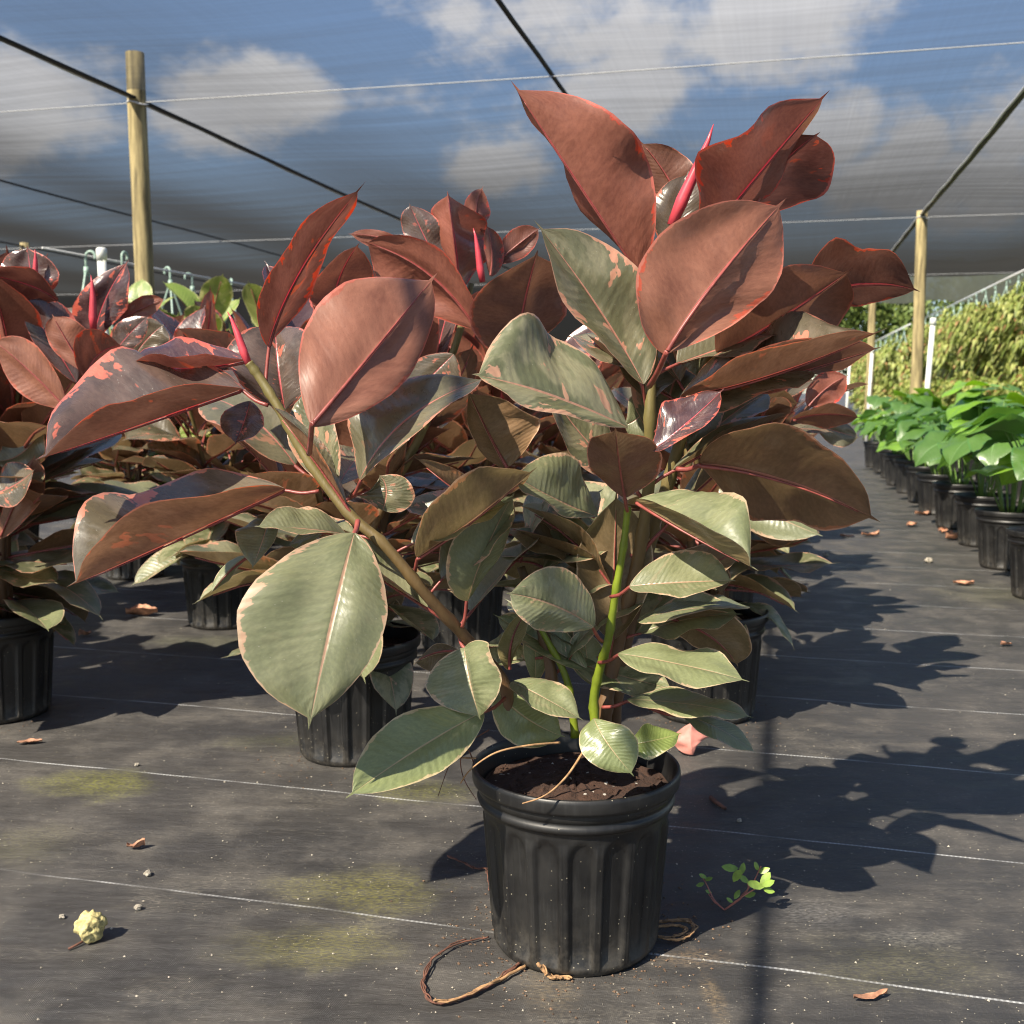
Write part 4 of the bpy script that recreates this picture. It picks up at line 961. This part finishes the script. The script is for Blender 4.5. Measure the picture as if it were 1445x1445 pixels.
# ---- shrubs beyond the end of the house
def tree_material():
    m, n = material('shrub_foliage')
    info = n.n('ShaderNodeNewGeometry').outputs['Random Per Island']
    c = n.mix(info, (0.06, 0.11, 0.025), (0.20, 0.26, 0.06))
    pr = n.n('ShaderNodeBsdfPrincipled', {'Base Color': c, 'Roughness': .55}); tr = n.n('ShaderNodeBsdfTranslucent', {'Color': c}); mx = n.n('ShaderNodeMixShader', {0: .25})
    n.t.links.new(pr.outputs[0], mx.inputs[1]); n.t.links.new(tr.outputs[0], mx.inputs[2]); n.out(mx.outputs[0]); return m
TREEM = tree_material(); TRUNK = simple('grey_bark', (0.14, 0.11, 0.08), .9, .4, 20, .5)
def tree_mesh(seed):
    r = random.Random(seed); vs, fs = [], []
    lobes = [(Vector((r.uniform(-1, 1), r.uniform(-.8, .8), r.uniform(.7, 3.0))), r.uniform(.5, .95)) for _ in range(16)]
    for c, q in lobes:
        for i in range(330):
            d = Vector((r.gauss(0, 1), r.gauss(0, 1), r.gauss(0, 1))).normalized(); p = c + d * q * r.uniform(.65, 1.05)
            if p.z < .1: continue
            s = r.uniform(.045, .10); u = d.orthogonal().normalized(); u.rotate(Quaternion(d, r.uniform(0, 6.28))); u = (u + d * r.uniform(-.4, .4)).normalized(); wv = d.cross(u).normalized()
            o = len(vs); vs += [p - u * s, p + wv * s * .45, p + u * s, p - wv * s * .45]; fs.append((o, o + 1, o + 2, o + 3))
    me = bpy.data.meshes.new('crown'); me.from_pydata([tuple(v) for v in vs], [], fs); me.materials.append(TREEM); me.update(); return me
TREES = [tree_mesh(i) for i in range(3)]
for k, (p_, s_) in enumerate(((1.4, 41), (3.2, 42), (5.0, 41.2), (6.8, 42.3), (8.7, 41.3), (10.6, 42.4), (1.6, 45), (12.6, 41.5))):
    t = thing('shrub', RS(p_, s_), '%s dense green shrub counted from the wooden posts, beyond the screens' % ORD[k], 'shrub', 'shrubs beyond the shade house', rz=k * 1.1)
    o = link('crown', TREES[k % 3], t); o['kind'] = 'stuff'; o.scale = (1.35, 1.35, 1.5)
    v, f = tube([(0, 0, 0), (.05, 0, .7), (0, .05, 1.6)], [.09, .07, .03], 8); obj('trunk', v, f, TRUNK, t)

# ================================================================== small things on the mat
# roots loops round the front pot
def root(name, pxpts, z, r, mat, label, cat='root', group='roots trailing on the mat'):
    pts = smoothpath([G(x, y, zz if zz is not None else z) for (x, y, zz) in pxpts], 8)
    rr = random.Random(int(pxpts[0][0])); pts = [p + Vector((rr.uniform(-.0012, .0012), rr.uniform(-.0012, .0012), 0)) for p in pts]
    v, f = tube(pts, [r * (1 - .5 * i / len(pts)) for i in range(len(pts))], 6)
    parts_ = [(v, f)]
    for q in range(2):  # side fibres twisted round the main root
        off_ = [p + Vector((r * 1.3 * math.sin(i * .55 + q * 2.5) + rr.uniform(-.001, .001), r * 1.3 * math.cos(i * .55 + q * 2.5), abs(r * .8 * math.sin(i * .3 + q)))) for i, p in enumerate(pts)]
        k0 = rr.randint(0, max(1, len(off_) // 4)); off_ = off_[k0:len(off_) - rr.randint(0, len(off_) // 4)]
        if len(off_) > 3: parts_.append(tube(off_, [r * .45] * len(off_), 5))
    v, f = merge(parts_)
    return tag(obj(name, v, f, mat), label, cat, group)
root('root', [(735,1358,.004),(700,1385,.004),(660,1405,.005),(622,1416,.004),(604,1408,.004),(598,1385,.004),(612,1352,.006),(645,1332,.006),(690,1322,.004)], .004, .0022, DARKROOT, 'dark looped root on the mat left of the front pot')
root('root', [(742,1362,.005),(690,1390,.006),(640,1412,.005),(612,1412,.008)], .005, .0024, ROOT, 'tan root arcing out from the base of the front pot')
root('root', [(918,1302,.004),(950,1299,.006),(975,1302,.008),(978,1314,.008),(958,1326,.006),(930,1322,.004),(915,1318,.004)], .005, .0026, ROOT, 'tan coiled root loop at the right foot of the front pot')
root('root', [(918,1308,.006),(955,1306,.009),(968,1314,.010),(950,1322,.006),(925,1320,.006)], .005, .0020, ROOT, 'inner turn of the coiled root at the right pot foot')
root('root', [(760,1360,.022),(775,1378,.006),(790,1380,.004),(805,1381,.003)], .004, .0028, ROOT, 'short root stub poking from the drain hole of the front pot')
root('root', [(632,1208,.004),(655,1218,.007),(672,1226,.004),(686,1227,.004),(690,1257,.004)], .004, .0016, DARKROOT, 'thin dry root left of the front pot, halfway up the pot')
def pot_root(pts, r, mat):
    pth = smoothpath([P(x, y, D0 + d / 100) - plant.location for x, y, d in pts], 6)
    v, f = tube(pth, [r * (1 - .5 * i / len(pth)) for i in range(len(pth))], 6); obj('root', v, f, mat, plant)
pot_root([(826,1056,-9),(800,1095,-13),(770,1122,-15),(737,1134,-15)], .0017, ROOT)
pot_root([(790,1048,-9),(745,1052,-11),(700,1062,-12),(665,1085,-12),(650,1105,-10)], .0017, ROOT)
pot_root([(668,1075,-9),(660,1058,-9),(650,1072,-10),(655,1100,-10),(672,1128,-12)], .0010, DARKROOT)
pot_root([(690,1030,-8),(655,1052,-9),(636,1075,-10),(618,1124,-11)], .0009, DARKROOT)
pot_root([(672,1070,-9),(640,1068,-9),(625,1062,-8)], .0013, ROOT)

# pale lump
def lump(loc, r0, seed, mat, squash=1.0):
    r = random.Random(seed); bm = bmesh.new(); bmesh.ops.create_icosphere(bm, subdivisions=4, radius=r0)
    from mathutils import noise as mn
    for v in bm.verts:
        k = 1 + .55 * mn.noise(v.co * (1.1 / r0) + Vector((seed, 0, 0))) + .22 * mn.noise(v.co * (3.2 / r0)) + .12 * mn.noise(v.co * (9 / r0))
        v.co *= k; v.co.z *= squash
    zmin = min(v.co.z for v in bm.verts)
    vs = [v.co - Vector((0, 0, zmin)) for v in bm.verts]; fs = [tuple(v.index for v in f.verts) for f in bm.faces]; bm.free()
    return vs, fs
v, f = lump(None, .0175, 4, LUMP); o = obj('dried_lump', v, f, LUMP, loc=G(127, 1330) + Vector((0, .005, 0)))
tag(o, 'knobbly pale yellow dried lump lying at lower left of the mat', 'debris')
v, f = tube([(0, 0, .006), (-.012, -.018, .004), (-.02, -.028, .003)], .0018, 6); obj('stalk', v, f, DARKROOT, o)

# fallen leaves
def fallen(px, py, ln, wd, rz, mat, label, curl=.35, name='fallen_leaf'):
    g_ = G(px, py); r = random.Random(int(px + py)); ln *= .85; wd *= .8; c, s = math.cos(rz), math.sin(rz)
    vs, fs = [], []; N, C = 10, 6
    for i in range(N + 1):
        t = i / N; wv = math.sin(math.pi * min(1, max(.02, t)) ** .9) ** .8 * wd * (1 + .5 * MN.noise(Vector((t * 5, py, px))))
        for j in range(C + 1):
            u = j / C * 2 - 1
            x, y = (t - .5) * ln, u * wv
            z = .003 + curl * abs(u) ** 1.6 * wd * (1 + .5 * math.sin(t * 5 + px)) + .18 * ln * (t - .5) ** 2 * 2 * curl + .55 * wd * abs(MN.noise(Vector((t * 3 + px, u * 1.5, py)))) + r.uniform(0, .10) * wd
            y += .35 * wd * MN.noise(Vector((t * 2.5, px, 0.3)))
            vs.append((c * x - s * y, s * x + c * y, z))
    for i in range(N):
        for j in range(C): fs.append((i * (C + 1) + j, i * (C + 1) + j + 1, (i + 1) * (C + 1) + j + 1, (i + 1) * (C + 1) + j))
    return tag(obj(name, vs, fs, mat, loc=Vector((g_.x, g_.y, 0))), label, 'fallen leaf', 'dry leaves fallen on the mat')
fallen(192, 1199, .034, .010, .2, DRYLEAF, 'small curled brown leaf on the mat at left', .9)
fallen(1228, 1411, .055, .008, .25, DRYLEAF, 'flat brown bark-like leaf at the bottom right', .5)
fallen(1350, 762, .16, .05, .3, DRYLEAF, 'largest orange dry leaf at the foot of the philodendron pots', .5)
fallen(1330, 752, .06, .03, 1.2, DRYLEAF, 'small dry leaf touching the larger orange leaf by the pots', .5)
fallen(1228, 757, .11, .035, .1, DRYLEAF, 'dry orange leaf on the aisle under the big dark leaf', .4)
fallen(1286, 743, .10, .03, .6, DRYLEAF, 'dry leaf in the middle of the aisle left of the pots', .4)
fallen(1303, 727, .13, .04, .2, DRYLEAF, 'dry leaf at the foot of a distant philodendron pot', .4)
fallen(1360, 826, .09, .025, -.2, DRYLEAF, 'dry orange leaf on the aisle in front of the nearest pots', .4)
fallen(1420, 912, .05, .015, .4, DRYLEAF, 'small reddish dry leaf near the right edge of the aisle', .5)
fallen(42, 1050, .06, .012, .2, DRYLEAF, 'tan flake beside the pot at the left edge', .3)
fallen(200, 870, .12, .04, .2, DRYLEAF, 'crumpled brown leaf in the shade between the left pots', .6)
fallen(120, 898, .05, .02, .9, DRYLEAF, 'small brown leaf beside the left edge pot', .6)
fallen(1195, 758, .09, .02, .2, DRYLEAF, 'pale straw-coloured wisp on the aisle', .3)
v, f = tube([G(1003, 1125, .004), G(1012, 1133, .007), G(1024, 1141, .004)], [.004, .0045, .003], 7); tag(obj('twig', v, f, DARKROOT), 'short dark twig in the shade right of the front pot', 'twig')
pk = [(952,1052),(962,1032),(985,1025),(1002,1034),(1000,1062),(985,1069),(965,1064)]
spl = thing('fallen_leaf', G(976, 1068), 'pink upturned leaf on the mat behind the rim of the front pot', 'fallen leaf')
pts_ = [P(x, y, spl.location.y + .0) - spl.location for x, y in ((978,1068),(975,1048),(980,1022),(950,1050),(1004,1046))]
pts_[3].y += .02; pts_[4].y += .03; pts_[2].y += .03
for q in pts_: q.z = max(q.z, .004)
vs, fs, uvs, mids, nt = leaf_geo(*pts_, 'u', CAMP - spl.location, bulge=-.15, wave=.1)
lf = obj('leaf_blade', vs, fs, PINKLEAF, spl, uvs=uvs)

# little weed growing through the mat
WEEDL = simple('weed_leaf', (0.20, 0.30, 0.05), .45, .25, 60, .1); WEEDS = simple('weed_stem', (0.38, 0.14, 0.10), .5, .2, 60, .1)
wl = G(1022, 1284); weed = thing('weed', Vector((wl.x, wl.y, 0)), 'small green weed with reddish stems on the mat right of the pot', 'weed')
WY = wl.y
branches = [[(1022,1284,0),(1045,1268,0),(1056,1250,0),(1042,1228,1)], [(1022,1284,0),(1048,1265,-1),(1068,1253,-1),(1078,1250,-2)], [(1045,1266,0),(1062,1246,1),(1074,1222,1)], [(1022,1284,0),(1008,1270,1),(998,1250,2),(990,1235,2)], [(1022,1284,0),(1010,1275,2),(1000,1262,3)]]
for b in branches:
    pth = smoothpath([P(x, y, WY + d / 100) - weed.location for x, y, d in b], 5); v, f = tube(pth, [.0013 - .0006 * i / len(pth) for i in range(len(pth))], 6); obj('stem', v, f, WEEDS, weed)
rw = random.Random(5)
for (x, y, d, an, ln) in [(1030,1224,1,175,19),(1040,1236,0,250,18),(1048,1226,1,80,14),(1050,1240,0,320,14),(1066,1248,-2,165,20),(1084,1246,-2,20,16),(1085,1256,-2,340,14),(1080,1240,-1,60,18),(1068,1222,1,120,14),(1078,1228,1,30,14),(1058,1262,0,200,14),(1040,1262,0,60,12),(992,1236,2,150,10),(1000,1240,2,30,10),(988,1248,2,200,10),(1000,1258,2,330,9),(1030,1270,0,140,10)]:
    c = P(x, y, WY + d / 100) - weed.location; a = RAD(an); k = ln * 1.35 * WY / FPX
    dv = Vector((math.cos(a), rw.uniform(-.3, .3), math.sin(a) * .8)).normalized(); sv_ = dv.cross(Vector((rw.uniform(-.3, .3), -.6, .8))).normalized()
    B_, T_ = c - dv * k * .5, c + dv * k * .5
    up_ = dv.cross(sv_)
    vs = [B_]; 
    for t_, wv in ((.2, .7), (.5, 1.0), (.8, .65)):
        m_ = B_.lerp(T_, t_); vs += [m_ - sv_ * k * .27 * wv + up_ * k * .05, m_ , m_ + sv_ * k * .27 * wv + up_ * k * .05]
    vs.append(T_)
    fs = [(0, 1, 2), (0, 2, 3), (1, 4, 5, 2), (2, 5, 6, 3), (4, 7, 8, 5), (5, 8, 9, 6), (7, 10, 8), (8, 10, 9)]
    obj('leaf', vs, fs, WEEDL, weed)

# spilled potting mix round the pots
def spill(r):
    while True:
        c = r.choice((main_loc, main_loc, main_loc, pot2, potR, potL)); a = r.uniform(0, 6.28); d = .112 + abs(r.gauss(0, .06))
        return (c.x + d * math.cos(a), c.y + d * math.sin(a), .0008)
v, f = ico_chips(900, spill, 0, random.Random(23), .0006, .0026)
tag(obj('spilled_soil', v, f, SOILBIT, smooth=False), 'dark crumbs of potting mix spilled round the pot feet', 'soil', kind='stuff')
# grit over the mat
rg = random.Random(11)
def gpos(r):
    y = 1.0 + 3.6 * r.random() ** 1.6; x = r.uniform(-.5, .5) * y * 1.02; return (x, y, .0008)
v, f = ico_chips(5200, gpos, 0, rg, .0004, .0013); v2, f2 = ico_chips(420, gpos, 0, rg, .0012, .0026); v, f = merge([(v, f), (v2, f2)])
tag(obj('grit', v, f, GRIT, smooth=False), 'fine pale grit scattered over the black weed mat', 'grit', kind='stuff')
for k, (px, py, s) in enumerate(((193, 1081, .0045), (208, 1236, .0055), (88, 1296, .004), (195, 1284, .005), (1043, 1160, .004), (1165, 785, .012), (1140, 783, .012), (1310, 794, .014), (1424, 802, .014), (1255, 652, .02))):
    v, f = lump(None, s, k + 1, GRIT, .7)
    tag(obj('pebble', v, f, GRIT, loc=G(px, py)), ['pale pebble on the white stripe at left', 'tan pebble just below the lower white stripe', 'tiny pebble left of the pale yellow lump', 'dark crumb right above the pale yellow lump', 'pale pebble in shade right of the front pot', 'white pebble on the aisle, right one of a close pair', 'white pebble on the aisle, left one of a close pair', 'bright white pebble in the middle of the aisle', 'white pebble at the foot of the nearest philodendron pot', 'farthest white pebble on the aisle'][k], 'pebble', 'pebbles on the mat')
